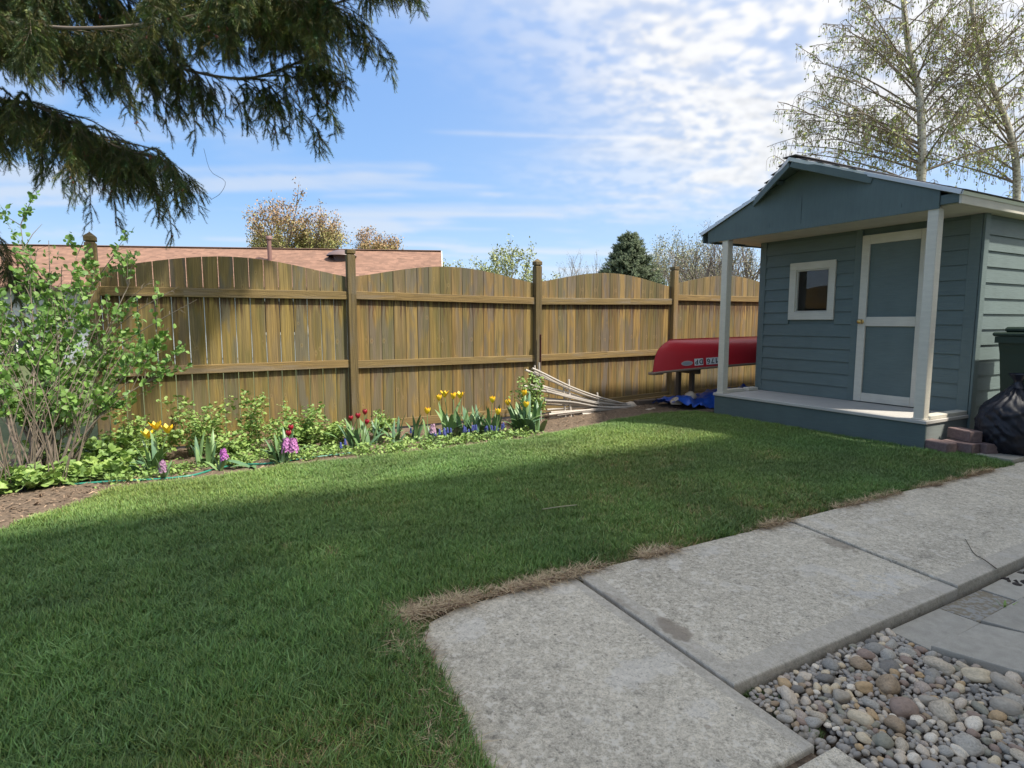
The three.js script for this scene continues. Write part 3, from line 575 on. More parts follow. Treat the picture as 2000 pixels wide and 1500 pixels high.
    const outline = (x0) => { const s = new THREE.Shape(); s.moveTo(x0, 0); s.lineTo(FX - 0.02, along(kink)); s.lineTo(FX - 0.02, L); s.lineTo(BACK, L); s.lineTo(BACK, 0); return s; };
    const flat = (s, d) => { const g = new THREE.ExtrudeGeometry(s, { depth: d, bevelEnabled: false }); g.rotateX(Math.PI / 2); return g; };   // shape y -> z, depth -> -y
    const deck = P('roof_deck', place(flat(outline(tip), 0.018), 0), tealPly);
    // metal edging round the rake and the eave
    const rake = [[tip, 0], [FX - 0.02, along(kink)], [FX - 0.02, L]].map(([x, d]) => V(x, 0, d));
    const edging = [];
    for (let i = 0; i < 2; i++) { const a = rake[i].clone(), b = rake[i + 1].clone(); a.y = b.y = -0.008; a.x -= 0.006; b.x -= 0.006; edging.push(beam(a, b, 0.010, 0.038, 0.002)); }
    edging.push(beam(V(FX - 0.02, -0.008, L + 0.006), V(BACK, -0.008, L + 0.006), 0.010, 0.034, 0.002));
    part(deck, 'drip_edge', place(join(edging)), dripMetal);
    const n = 11, step = L / n, rnd = seeded(side + 9);
    for (let i = 0; i < n; i++) {
      const d0 = i * step, d1 = d0 + step + 0.03, mid = (d0 + d1) / 2, x0 = Math.max(0, 0) + (mid < along(kink) ? lerp(tip, FX - 0.02, mid / along(kink)) : FX - 0.02) + 0.003 - 0.005 * rnd();
      const g = slabBox(x0, BACK, 0.0, 0.008, d0, d1, 0.001), p = g.attributes.position;
      for (let k = 0; k < p.count; k++) p.setY(k, p.getY(k) + 0.006 + (p.getZ(k) - d0) / (d1 - d0) * 0.009);
      g.computeVertexNormals();
      part(deck, 'shingle_course', place(g), shingleDark);
    }
    // barge board below the forward peak
    const a = V(tip + 0.015, roofY(RIDGE) - 0.055, RIDGE + side * 0.012), b = V(FX - 0.005, roofY(kink + side * 0.07) - 0.055, kink + side * 0.07);
    P('barge_board', beam(a, b, 0.02, 0.075, 0.002), tealPly);
    const c1 = V(FX + 0.005, roofY(RIDGE) - 0.12, RIDGE + side * 0.05), c2 = V(FX - 0.006, roofY(kink) - 0.045, kink);
    P('lookout', beam(V(FX - 0.002, roofY(RIDGE + side * 0.3) - 0.045, RIDGE + side * 0.3), V(FX - 0.17, roofY(RIDGE + side * 0.3) - 0.045, RIDGE + side * 0.3), 0.02, 0.04, 0.002), tealPly);
  }
  P('ridge_cap', beam(V(5.63, RIDGE_Y + 0.018, RIDGE), V(BACK, RIDGE_Y + 0.018, RIDGE), 0.16, 0.012, 0.004), shingleDark);
  P('ridge_beam', slabBox(5.70, WX, RIDGE_Y - 0.10, RIDGE_Y - 0.03, RIDGE - 0.018, RIDGE + 0.018, 0.002), tealPly);
  // walls with lapped boards
  const ROW = 0.1465, ROWS = 13, Y0 = DECK + 0.0;
  const lap = (axis, a, b, y, h, face, out, dz = 0) => {       // a wedge board from a to b along the wall, thick edge down
    const t0 = 0.021, t1 = 0.005, P4 = axis === 'z' ? [[face, y], [face - t0 * out, y], [face - t1 * out, y + h], [face, y + h]] : [[face, y], [face + t0 * out, y], [face + t1 * out, y + h], [face, y + h]];
    const pos = [], v = (p, w) => (axis === 'z' ? [p[0], p[1], w] : [w, p[1], p[0]]);
    const quad = (A, B, C, D) => { for (const q of [A, B, C, A, C, D]) pos.push(...q); };
    for (let i = 0; i < 4; i++) { const p = P4[i], q = P4[(i + 1) % 4]; quad(v(p, a), v(p, b), v(q, b), v(q, a)); }
    quad(v(P4[0], a), v(P4[1], a), v(P4[2], a), v(P4[3], a)); quad(v(P4[0], b), v(P4[3], b), v(P4[2], b), v(P4[1], b));
    return metreUV(geo(pos), 1, y * 3.7, y * 1.3);
  };
  const backing = new THREE.Shape(); backing.moveTo(ZL, DECK - 0.2); backing.lineTo(ZR, DECK - 0.2); backing.lineTo(ZR, 2.34); backing.lineTo(RIDGE, RIDGE_Y - 0.03); backing.lineTo(ZL, 2.36);
  const hole = new THREE.Path(); hole.moveTo(-4.83, 1.30); hole.lineTo(-4.83, 1.85); hole.lineTo(-4.36, 1.85); hole.lineTo(-4.36, 1.30); backing.holes.push(hole);
  const bg = new THREE.ExtrudeGeometry(backing, { depth: 0.03, bevelEnabled: false }); bg.rotateY(-Math.PI / 2); bg.translate(WX + 0.03, 0, 0);
  const front = P('front_wall', bg, tealPly);
  const tealTones = [1, 0.97, 1.03].map((k) => { const m = teal.clone(); m.color.multiplyScalar(k); return m; });
  for (let r = 0; r < ROWS; r++) {
    const y = Y0 + 0.004 + r * ROW, h = ROW - 0.0025, runs = [];
    const inWindow = y + h > 1.225 && y < 1.92, cutTop = y + h > 1.93 && y < 1.92, cutLow = y < 1.222 && y + h > 1.225;
    if (y + h > 1.26 && y < 1.90) runs.push([-5.265, -4.905], [-4.295, -4.085]); else runs.push([-5.265, -4.085]);
    runs.push([-3.225, -2.965]);
    for (const [a, b] of runs) part(front, 'siding_board', lap('z', a, b, y, h, WX - 0.001, 1), tealTones[(r * 7 + Math.round(a * 10)) % 3 === 0 ? 1 : r % 2 ? 2 : 0]);
  }
  part(front, 'corner_trim', slabBox(WX - 0.024, WX - 0.001, DECK + 0.002, 2.228, ZR - 0.105, ZR - 0.004, 0.003), teal);
  part(front, 'corner_trim', slabBox(WX - 0.024, WX - 0.001, DECK + 0.002, 2.228, ZL + 0.004, ZL + 0.095, 0.003), teal);
  part(front, 'door_trim', slabBox(WX - 0.022, WX - 0.001, DECK + 0.002, 2.228, -4.085, -4.008, 0.003), teal);
  part(front, 'door_trim', slabBox(WX - 0.022, WX - 0.001, DECK + 0.002, 2.228, -3.30, -3.226, 0.003), teal);
  const sideWall = P('side_wall', slabBox(WX + 0.031, BACK, 0.05, 2.226, ZR - 0.03, ZR - 0.002, 0.002), tealPly);
  for (let r = 0; r < 14; r++) { const y = 0.06 + r * 0.152; part(sideWall, 'siding_board', lap('x', WX + 0.075, BACK - 0.05, y, 0.1495, ZR - 0.001, 1), tealTones[r % 3]); }
  part(sideWall, 'corner_trim', slabBox(WX - 0.02, WX + 0.073, 0.05, 2.228, ZR - 0.001, ZR + 0.022, 0.003), teal);
  P('back_wall', slabBox(BACK - 0.03, BACK, 0.05, 2.6, ZL, ZR, 0.002), tealPly);
  P('side_wall', slabBox(WX + 0.031, BACK - 0.031, 0.05, 2.226, ZL + 0.002, ZL + 0.03, 0.002), tealPly);
  P('floor', slabBox(WX + 0.031, BACK - 0.031, 0.05, 0.2, ZL + 0.031, ZR - 0.031, 0.002), darkWood);
  // window
  const win = P('window', join([slabBox(WX - 0.034, WX - 0.006, 1.222, 1.315, -4.90, -4.30, 0.003), slabBox(WX - 0.034, WX - 0.006, 1.835, 1.925, -4.90, -4.30, 0.003), slabBox(WX - 0.034, WX - 0.006, 1.3152, 1.8348, -4.90, -4.812, 0.003), slabBox(WX - 0.034, WX - 0.006, 1.3152, 1.8348, -4.378, -4.30, 0.003)]), whitePaint, 'white window frame of flat boards');
  part(win, 'sash', join([slabBox(WX - 0.018, WX + 0.012, 1.316, 1.332, -4.811, -4.379, 0.001), slabBox(WX - 0.018, WX + 0.012, 1.818, 1.834, -4.811, -4.379, 0.001), slabBox(WX - 0.018, WX + 0.012, 1.3325, 1.8175, -4.811, -4.795, 0.001), slabBox(WX - 0.018, WX + 0.012, 1.3325, 1.8175, -4.395, -4.379, 0.001)]), creamPaint);
  const pg = slabBox(WX + 0.004, WX + 0.007, 1.332, 1.818, -4.796, -4.394, 0.0005);
  part(win, 'pane', pg, glassMat, 'dark glass pane reflecting the yard');
  // door
  const door = P('door', slabBox(WX - 0.015, WX - 0.003, DECK + 0.012, 2.155, -3.998, -3.305, 0.002), teal, 'white framed door with two blue grey panels');
  const stile = (y0, y1, z0, z1) => part(door, 'frame_board', slabBox(WX - 0.040, WX - 0.0155, y0, y1, z0, z1, 0.003), whitePaint);
  stile(DECK + 0.012, 2.155, -3.998, -3.912); stile(DECK + 0.012, 2.155, -3.39, -3.305); stile(DECK + 0.012, DECK + 0.108, -3.9115, -3.3905); stile(1.148, 1.252, -3.9115, -3.3905); stile(2.055, 2.155, -3.9115, -3.3905);
  const knob = new THREE.LatheGeometry([[0.001, 0], [0.026, 0], [0.026, 0.004], [0.011, 0.008], [0.010, 0.024], [0.022, 0.032], [0.0265, 0.044], [0.024, 0.055], [0.014, 0.061], [0.001, 0.062]].map((p) => new THREE.Vector2(...p)), 20);
  knob.rotateZ(Math.PI / 2); knob.translate(WX - 0.040, 1.2, -3.952);
  part(door, 'door_knob', knob, brass, 'round brass door knob');
  const hook = new THREE.TorusGeometry(0.018, 0.003, 6, 14, 4.2); hook.rotateY(Math.PI / 2); hook.translate(FX + 0.3, 2.215, ZL + 0.05);
  P('hook', hook, whitePaint);
}
single('wood_block', slabBox(6.47, 6.66, 0.287, 0.33, -5.345, -5.255, 0.006), whitePaint, 'short pale wood block on the porch floor beside the wall corner', 'block');

// ---------------------------------------------------------------- things by the shed
const brickMap = colourMap(256, 256, (x, y) => { const n = fbm(x / 20, y / 20, 1101, 4, 12), k = hash(x, y, 65); return mixed([0.13, 0.085, 0.08], [0.25, 0.175, 0.16], clamp(n + (k - 0.5) * 0.7)); });
brickMap.repeat.set(4, 4);
const brickMat = stdMat([1, 1, 1], 0.92, { map: brickMap, bumpMap: gritBump, bumpScale: 0.003 });
const brickGeo = slabBox(-0.125, 0.125, 0, 0.1, -0.065, 0.065, 0.006);
for (const [x, y, z, turn, label] of [[6.02, 0.008, -2.775, 1.38, 'dusty brown paving brick lying nearest the porch corner and the lawn'], [6.165, 0.008, -2.66, 1.5, 'brown paving brick in the middle of the lower row beside the porch'], [6.31, 0.008, -2.57, 1.2, 'rusty brown paving brick at the right end of the lower row by the rubbish bag'], [6.27, 0.109, -2.68, 1.15, 'brown paving brick lying on top of the lower bricks beside the porch']]) {
  const b = new THREE.Mesh(brickGeo, brickMat); b.name = numbered('paving_brick'); b.position.set(x, y, z); b.rotation.y = turn; b.castShadow = b.receiveShadow = true; scene.add(b);
  tag(b, label, 'brick', 'bricks stacked beside the porch');
}
{
  const green = stdMat([0.010, 0.028, 0.016], 0.5), x0 = 6.72, x1 = 7.26, z0 = -2.66, z1 = -2.06, bin = thing('wheelie_bin', 'dark green wheeled rubbish bin with a hinged lid against the shed wall', 'bin', [6.99, 0, -2.36]);
  const ring = (y, k) => [[x0 + k, y, z0 + k], [x1 - k, y, z0 + k], [x1 - k, y, z1 - k], [x0 + k, y, z1 - k]], pos = [], idx = [];
  const levels = [[0.06, 0.07], [0.12, 0.06], [0.9, 0.012], [1.0, 0.0], [1.0, -0.022], [1.06, -0.022]];
  levels.forEach(([y, k]) => ring(y, k).forEach((p) => pos.push(...p)));
  for (let i = 0; i < levels.length - 1; i++) for (let k = 0; k < 4; k++) { const a = i * 4 + k, b = i * 4 + (k + 1) % 4; idx.push(a, a + 4, b, b, a + 4, b + 4); }
  part(bin, 'body', geo(pos, idx).toNonIndexed(), green); bin.children[0].geometry.computeVertexNormals();
  const lid = part(bin, 'lid', join([slabBox(x0 - 0.04, x1 + 0.04, 1.062, 1.10, z0 - 0.04, z1 + 0.04, 0.012), slabBox(x0 + 0.02, x1 - 0.02, 1.10, 1.15, z0 + 0.03, z1 - 0.03, 0.02)]), green);
  part(lid, 'lid_handle', tube(curveThrough([[x0 + 0.1, 1.145, z1 - 0.12], [x0 + 0.1, 1.20, z1 - 0.13], [x0 + 0.12, 1.21, z1 - 0.2], [x0 + 0.12, 1.20, z1 - 0.38], [x0 + 0.1, 1.145, z1 - 0.4]], 20), 0.014, 8), green);
  for (const z of [z0 + 0.06, z1 - 0.1]) { const w = new THREE.CylinderGeometry(0.1, 0.1, 0.05, 20); w.rotateX(Math.PI / 2); w.translate(x1 - 0.02, 0.106, z); part(bin, 'wheel', w, stdMat([0.02, 0.02, 0.02], 0.7)); }
}
{
  const g = new THREE.IcosahedronGeometry(1, 24), q = mergeVertices(g.deleteAttribute('normal').deleteAttribute('uv')), p = q.attributes.position, v = V(0, 0, 0);
  for (let i = 0; i < p.count; i++) {
    v.fromBufferAttribute(p, i);
    const a = Math.atan2(v.z, v.x), up = v.y, neck = smooth(0.55, 1, up), fold = Math.abs(vn(a * 3 + up * 2, up * 4 + a, 1201) - 0.5) * 0.22 + Math.abs(vn(v.x * 5 + 9, v.z * 5 + v.y * 7, 1203) - 0.5) * 0.16 + Math.abs(vn(v.x * 13, v.z * 13 + v.y * 11, 1205) - 0.5) * 0.07;
    const r = (1 - 0.55 * neck) * (1.0 - fold), low = up < -0.55 ? lerp(1, 0.9, (-up - 0.55) / 0.45) : 1;
    p.setXYZ(i, v.x * r * 0.33 * low, (Math.max(up, -0.72) * (1 - fold * 0.6) + 0.72) * 0.345 + neck * 0.06, v.z * r * 0.30 * low);
  }
  q.computeVertexNormals();
  const bag = thing('rubbish_bag', 'full black plastic rubbish bag slumped beside the shed wall', 'rubbish bag', [6.56, 0.004, -2.42]);
  local(bag, 'sack', q, stdMat([0.006, 0.007, 0.014], 0.58));
  local(bag, 'tied_neck', new THREE.LatheGeometry([[0.07, 0.60], [0.03, 0.64], [0.035, 0.67], [0.075, 0.72], [0.07, 0.73]].map((a) => new THREE.Vector2(...a)), 14), stdMat([0.012, 0.014, 0.024], 0.3));
}
// canoe, keel up on two stands between shed and fence
{
  const canoe = thing('canoe', 'red canoe stored upside down between the shed and the fence', 'canoe', [7.85, 0.5, -6.07]);
  const X0 = 5.53, LEN = 4.65, ZC = -6.06, red = stdMat([0.46, 0.016, 0.026], 0.36), N = 60, M = 22, pos = [], uv = [], idx = [];
  const gun = (t) => 0.505 + 0.115 * Math.pow(Math.sin(Math.PI * t), 0.75), keel = (t) => 0.945 + 0.02 * Math.sin(Math.PI * t), half = (t) => 0.43 * Math.pow(Math.sin(Math.PI * t), 0.75) + 0.004;
  const stem = (v) => 0.05 * v + 0.24 * Math.pow(v, 4.5);          // how far the bow is cut back at height v
  for (let i = 0; i <= N; i++) {
    const t = i / N;
    for (let j = 0; j <= M; j++) {
      const a = (j / M * 2 - 1), full = 1 - Math.abs(a), v = Math.pow(Math.sin(full * Math.PI / 2), 0.62), w = Math.sign(a) * Math.pow(Math.sin(Math.abs(a) * Math.PI / 2), 0.55);
      const cut = stem(v), x = X0 + cut + t * (LEN - 2 * cut), y = lerp(gun(t), keel(t), v), z = ZC + w * half(t) * (1 - 0.06 * v);
      pos.push(x, y, z); uv.push(t * 4, j / M);
    }
  }
  for (let i = 0; i < N; i++) for (let j = 0; j < M; j++) { const a = i * (M + 1) + j, b = a + M + 1; idx.push(a, a + 1, b, b, a + 1, b + 1); }
  part(canoe, 'hull', geo(pos, idx, uv), red);
  for (const s of [-1, 1]) {
    const line = Array.from({ length: 41 }, (_, i) => { const t = i / 40; return V(X0 - 0.03 + t * (LEN + 0.06), gun(t) - 0.008, ZC + s * (half(t) + 0.006)); });
    part(canoe, 'gunwale', tube(line, 0.017, 6), stdMat([0.20, 0.14, 0.10], 0.6));
  }
  part(canoe, 'keel_strip', tube(Array.from({ length: 31 }, (_, i) => { const t = i / 30; return V(X0 + 0.3 + t * (LEN - 0.6), keel(t) + 0.003, ZC); }), 0.010, 6), red);
  part(canoe, 'bow_plate', slabBox(X0 - 0.045, X0 + 0.16, 0.478, 0.515, ZC - 0.05, ZC + 0.05, 0.01), stdMat([0.22, 0.15, 0.11], 0.7));
  // marks on the side towards the yard
  const hullPoint = (x, v) => { const cut = stem(v), t = (x - X0 - cut) / (LEN - 2 * cut), full = Math.asin(Math.pow(v, 1 / 0.62)) * 2 / Math.PI, w = Math.pow(Math.sin((1 - full) * Math.PI / 2), 0.55); return V(x, lerp(gun(t), keel(t), v), ZC + w * half(t) * (1 - 0.06 * v)); };
  const font = await new FontLoader().loadAsync('fonts/droid/droid_sans_bold.typeface.json');
  const lie2 = (g, x, v) => { const o = hullPoint(x, v), ex = hullPoint(x + 0.03, v).sub(hullPoint(x - 0.03, v)).normalize(), ey = hullPoint(x, v + 0.04).sub(hullPoint(x, v - 0.04)).normalize(), n = ex.clone().cross(ey).normalize(); ey.crossVectors(n, ex); return g.applyMatrix4(new THREE.Matrix4().makeBasis(ex, ey, n).setPosition(o.addScaledVector(n, 0.004))); };
  const oval = (rx, ry) => { const s = new THREE.Shape(); s.absellipse(0, 0, rx, ry, 0, Math.PI * 2); return new THREE.ExtrudeGeometry(s, { depth: 0.001, bevelEnabled: false, curveSegments: 24 }); };
  const emblem = part(canoe, 'emblem', lie2(oval(0.088, 0.034), 5.985, 0.20), stdMat([0.42, 0.36, 0.36], 0.5), 'grey oval maker emblem');
  const inner = lie2(oval(0.07, 0.022).translate(0, 0, 0.0015), 5.985, 0.20); part(emblem, 'emblem_field', inner, stdMat([0.26, 0.28, 0.31], 0.5));
  const ink = stdMat([0.02, 0.022, 0.03], 0.6), plateMat = stdMat([0.62, 0.63, 0.63], 0.55);
  [...'PD 671 O'].forEach((ch, i) => {
    if (ch === ' ') return;
    const x = 6.125 + i * 0.066 - (i > 2 ? 0.018 : 0) - (i > 6 ? 0.02 : 0);
    const back = part(canoe, 'number_plate', lie2(slabBox(-0.034, 0.034, -0.047, 0.047, 0, 0.0012, 0.0002), x, 0.215), plateMat);
    const t = new TextGeometry(ch, { font, size: 0.068, depth: 0.001, curveSegments: 6, bevelEnabled: false }); t.computeBoundingBox(); const b = t.boundingBox; t.translate(-(b.min.x + b.max.x) / 2, -(b.min.y + b.max.y) / 2, 0.0015); t.rotateZ(Math.PI);
    part(back, 'character', lie2(t, x, 0.215), ink);
  });
}
for (const [x, l] of [[6.32, 'dark timber stand under the bow of the upturned canoe'], [9.0, 'dark timber stand under the far end of the upturned canoe']]) {
  const st = thing('canoe_stand', l, 'stand', [x, -0.03, -6.08], 'stands under the canoe');
  for (const z of [-6.40, -6.14]) part(st, 'leg', slabBox(x - 0.03, x + 0.03, -0.03, 0.46, z, z + 0.06, 0.004), darkWood);
  part(st, 'crossbar', slabBox(x - 0.035, x + 0.035, 0.461, 0.535, -6.45, -5.98, 0.004), darkWood);
}
// tarpaulin and the stones that hold it down
{
  const g = sheet(-0.55, 0.95, -0.5, 0.42, 0.025, (x, z) => { const n = fbm(x * 3 + 4, z * 3, 1301, 3), r = Math.abs(fbm(x * 5 + z * 3, z * 7, 1303, 3) - 0.5); return 0.02 + 0.26 * n * smooth(0.5, 0.1, Math.abs(z)) + 0.20 * r + 0.08 * smooth(0.1, 0.8, x); }, (x, z) => Math.abs(z) < 0.42 - 0.16 * vn(x * 4, z > 0 ? 1 : 5, 1305) + 0.12 * smooth(-0.5, 0.3, x) && x > -0.52 + 0.1 * vn(z * 8, 3, 1307));
  g.translate(6.32, -0.05, -6.06);
  single('tarpaulin', g, stdMat([0.015, 0.085, 0.42], 0.42), 'crumpled blue tarpaulin on the ground beside the porch', 'tarpaulin');
}
const stoneGeo = (seed, sx, sy, sz) => { const g = mergeVertices(new THREE.IcosahedronGeometry(1, 3).deleteAttribute('normal').deleteAttribute('uv')), p = g.attributes.position, v = V(0, 0, 0); for (let i = 0; i < p.count; i++) { v.fromBufferAttribute(p, i); const r = 1 + 0.5 * (vn(v.x * 1.6 + seed, v.y * 1.6 + v.z * 1.3, 1401 + seed) - 0.5) + 0.22 * (vn(v.x * 4, v.z * 4 + v.y * 3, 1411 + seed) - 0.5); p.setXYZ(i, v.x * r * sx, Math.max(v.y * r, -0.6) * sy, v.z * r * sz); } g.computeVertexNormals(); return metreUV(g); };
const paleStone = stdMat([0.40, 0.37, 0.34], 0.9, { map: paverMap }); paleStone.color.setRGB(1.5, 1.4, 1.35);
for (const [x, y, z, s, seed, label] of [[5.93, 0.10, -5.98, 0.085, 1, 'pale stone on the left end of the blue tarpaulin'], [6.13, 0.15, -5.95, 0.09, 2, 'pale rough stone in the middle of the blue tarpaulin'], [5.47, 0.02, -6.42, 0.075, 3, 'pale angular stone at the thin end of the stick trellis'], [5.60, -0.04, -6.15, 0.13, 4, 'flat grey stone in the soil right of the trellis']]) {
  const g = stoneGeo(seed * 7, s * 1.15, s * (seed === 4 ? 0.35 : 0.8), s * 0.85); g.translate(x, y, z);
  single('stone', g, paleStone, label, 'stone', 'loose stones by the fence');
}
single('timber', slabBox(5.62, 6.02, -0.03, 0.07, -6.55, -6.44, 0.008), darkWood, 'dark timber offcut on the soil in front of the fence near the canoe', 'timber');
single('plank', beam(V(5.2, 0.02, -6.66), V(6.45, 0.075, -6.62), 0.03, 0.035), railMats[2], 'long pale slat lying at the foot of the fence below the canoe', 'plank');
// ---------------------------------------------------------------- stick trellis leaning down along the fence
{
  const rnd = seeded(31), pale = [0.50, 0.62, 0.40].map((k) => stdMat([k, k * 0.9, k * 0.79], 0.85)), tr = thing('stick_trellis', 'collapsed fan trellis of pale peeled sticks leaning against the fence', 'trellis', [4.4, -0.1, -6.42]);
  const Z = -6.44;
  for (const [a, b, r] of [[[3.94, 0.68], [3.955, -0.08], 0.014], [[3.875, 0.645], [3.885, 0.30], 0.011], [[4.40, 0.44], [4.43, -0.1], 0.014], [[4.32, 0.40], [4.34, -0.1], 0.013], [[4.87, 0.24], [4.92, -0.09], 0.011]])
    part(tr, 'upright', tube(curveThrough([V(a[0], a[1], Z + 0.02), V(lerp(a[0], b[0], 0.5) + 0.006 * (rnd() - 0.5), lerp(a[1], b[1], 0.5), Z + 0.03), V(b[0], b[1], Z + 0.045)], 6), r, 7), pale[Math.floor(rnd() * 3)]);
  const sticks = [[[3.74, 0.59], [4.46, 0.30], [4.89, 0.14], [5.46, 0.03]], [[3.81, 0.61], [3.95, 0.55], [4.39, 0.35], [4.85, 0.19], [5.28, 0.07]], [[3.71, 0.39], [4.02, 0.30], [4.46, 0.19], [5.48, 0.0]], [[3.79, 0.40], [4.42, 0.22], [4.93, 0.07]], [[3.96, 0.53], [4.35, 0.33], [4.81, 0.16]], [[4.0, 0.19], [4.43, 0.14], [4.89, 0.04], [5.48, -0.02]], [[4.04, 0.13], [4.46, 0.08], [4.94, 0.01]], [[4.07, 0.0], [4.46, 0.01], [4.98, 0.02], [5.5, 0.01]], [[4.12, -0.04], [4.53, -0.02], [5.48, -0.05]], [[4.6, -0.03], [5.54, -0.07]], [[3.97, 0.38], [4.39, 0.26], [4.87, 0.11], [5.46, 0.01]], [[4.02, 0.31], [4.43, 0.19], [4.89, 0.08]], [[4.05, 0.155], [4.7, 0.10], [5.35, 0.0]], [[4.2, -0.02], [4.8, 0.0], [5.4, -0.035]], [[3.86, 0.565], [4.4, 0.325], [4.95, 0.13], [5.4, 0.05]], [[3.76, 0.36], [4.3, 0.235], [4.9, 0.095], [5.5, 0.015]], [[3.98, 0.22], [4.5, 0.145], [5.2, 0.03]], [[4.02, 0.17], [4.6, 0.09], [5.3, 0.0]], [[4.06, 0.06], [4.7, 0.05], [5.5, 0.0]], [[4.1, 0.025], [4.7, 0.015], [5.3, -0.01]], [[4.1, -0.06], [4.7, -0.045], [5.35, -0.06]]];
  sticks.forEach((s, i) => { const dz = (i % 2 ? 0.026 : -0.012) + 0.016 * (rnd() - 0.5); part(tr, 'stick', tube(curveThrough(s.map(([x, y]) => V(x, y + 0.006 * (rnd() - 0.5), Z + dz + 0.03 + 0.01 * (rnd() - 0.5))), 10), spindle(Array(11).fill(0), 0.0155, 0.010), 6), pale[Math.floor(rnd() * 3)]); });
}

// ---------------------------------------------------------------- flowers
const leafMat = (c, t = 0.35) => { const m = new THREE.MeshPhysicalMaterial({ roughness: 0.6, transmission: t, thickness: 0, side: THREE.DoubleSide }); m.color.setRGB(...c); return m; };
const leafGreens = [[0.13, 0.23, 0.08], [0.11, 0.20, 0.085], [0.17, 0.27, 0.10], [0.10, 0.19, 0.10]].map((c) => stdMat(c, 0.45));
const stemMat = stdMat([0.15, 0.23, 0.075], 0.6);
// a strap leaf growing from the origin, leaning out along +x
function strapLeaf(len, wide, lean, droop, fold = 0.35) {
  const pos = [], idx = [], n = 8; let x = 0, y = 0;
  for (let i = 0; i <= n; i++) {
    const t = i / n, a = Math.PI / 2 - lean - droop * t * t, w = wide * Math.pow(Math.sin(Math.PI * (0.10 + 0.90 * t) * 0.985), 0.8) * (t > 0.95 ? 0.35 : 1) / 2;
    if (i) { x += Math.cos(a) * len / n; y += Math.sin(a) * len / n; }
    const nx = -Math.sin(a), ny = Math.cos(a), up = fold * w;
    pos.push(x + nx * up * -1, y + ny * up * -1 + 0, -w, x, y, 0, x + nx * up * -1, y + ny * up * -1, w);
    if (i) { const o = (i - 1) * 3; idx.push(o, o + 3, o + 1, o + 1, o + 3, o + 4, o + 1, o + 4, o + 2, o + 2, o + 4, o + 5); }
  }
  return geo(pos, idx);
}
const petalGeo = (h, w, open, cup) => {       // one petal of a cup, standing at radius 0 facing +x
  const pos = [], idx = [], n = 6, m = 4;
  for (let i = 0; i <= n; i++) { const t = i / n, r = cup * Math.pow(Math.sin(Math.PI * (0.08 + 0.62 * t)), 0.8) + open * t * t * t, y = h * t, ww = w * Math.pow(Math.sin(Math.PI * clamp(0.16 + 0.80 * t)), 0.75); for (let j = 0; j <= m; j++) { const s = (j / m - 0.5) * 2, a = s * ww / Math.max(r, 0.006) * 0.5; pos.push(Math.cos(a) * r * (1 - 0.06 * s * s), y - 0.10 * h * s * s * t, Math.sin(a) * r); } }
  for (let i = 0; i < n; i++) for (let j = 0; j < m; j++) { const a = i * (m + 1) + j, b = a + m + 1; idx.push(a, b, a + 1, b, b + 1, a + 1); }
  return geo(pos, idx);
};
const yellowMats = [[0.88, 0.58, 0.02], [0.92, 0.66, 0.035], [0.86, 0.50, 0.015]].map((c) => stdMat(c, 0.5)), redMats = [[0.26, 0.006, 0.018], [0.32, 0.008, 0.022]].map((c) => stdMat(c, 0.45));
const tulipShapes = { open: petalGeo(0.066, 0.044, 0.024, 0.028), cup: petalGeo(0.062, 0.044, 0.004, 0.027), bud: petalGeo(0.052, 0.040, -0.004, 0.025) };
const strapShapes = [strapLeaf(0.27, 0.046, 0.25, 0.7), strapLeaf(0.31, 0.038, 0.12, 0.35), strapLeaf(0.25, 0.052, 0.5, 1.0), strapLeaf(0.33, 0.034, 0.2, 0.6), strapLeaf(0.23, 0.056, 0.9, 1.0)];
function place(parent, name, g, m, turn, scale = 1, tilt = 0) { const o = local(parent, name, g, m); o.rotation.set(0, turn, tilt); o.scale.setScalar(scale); return o; }
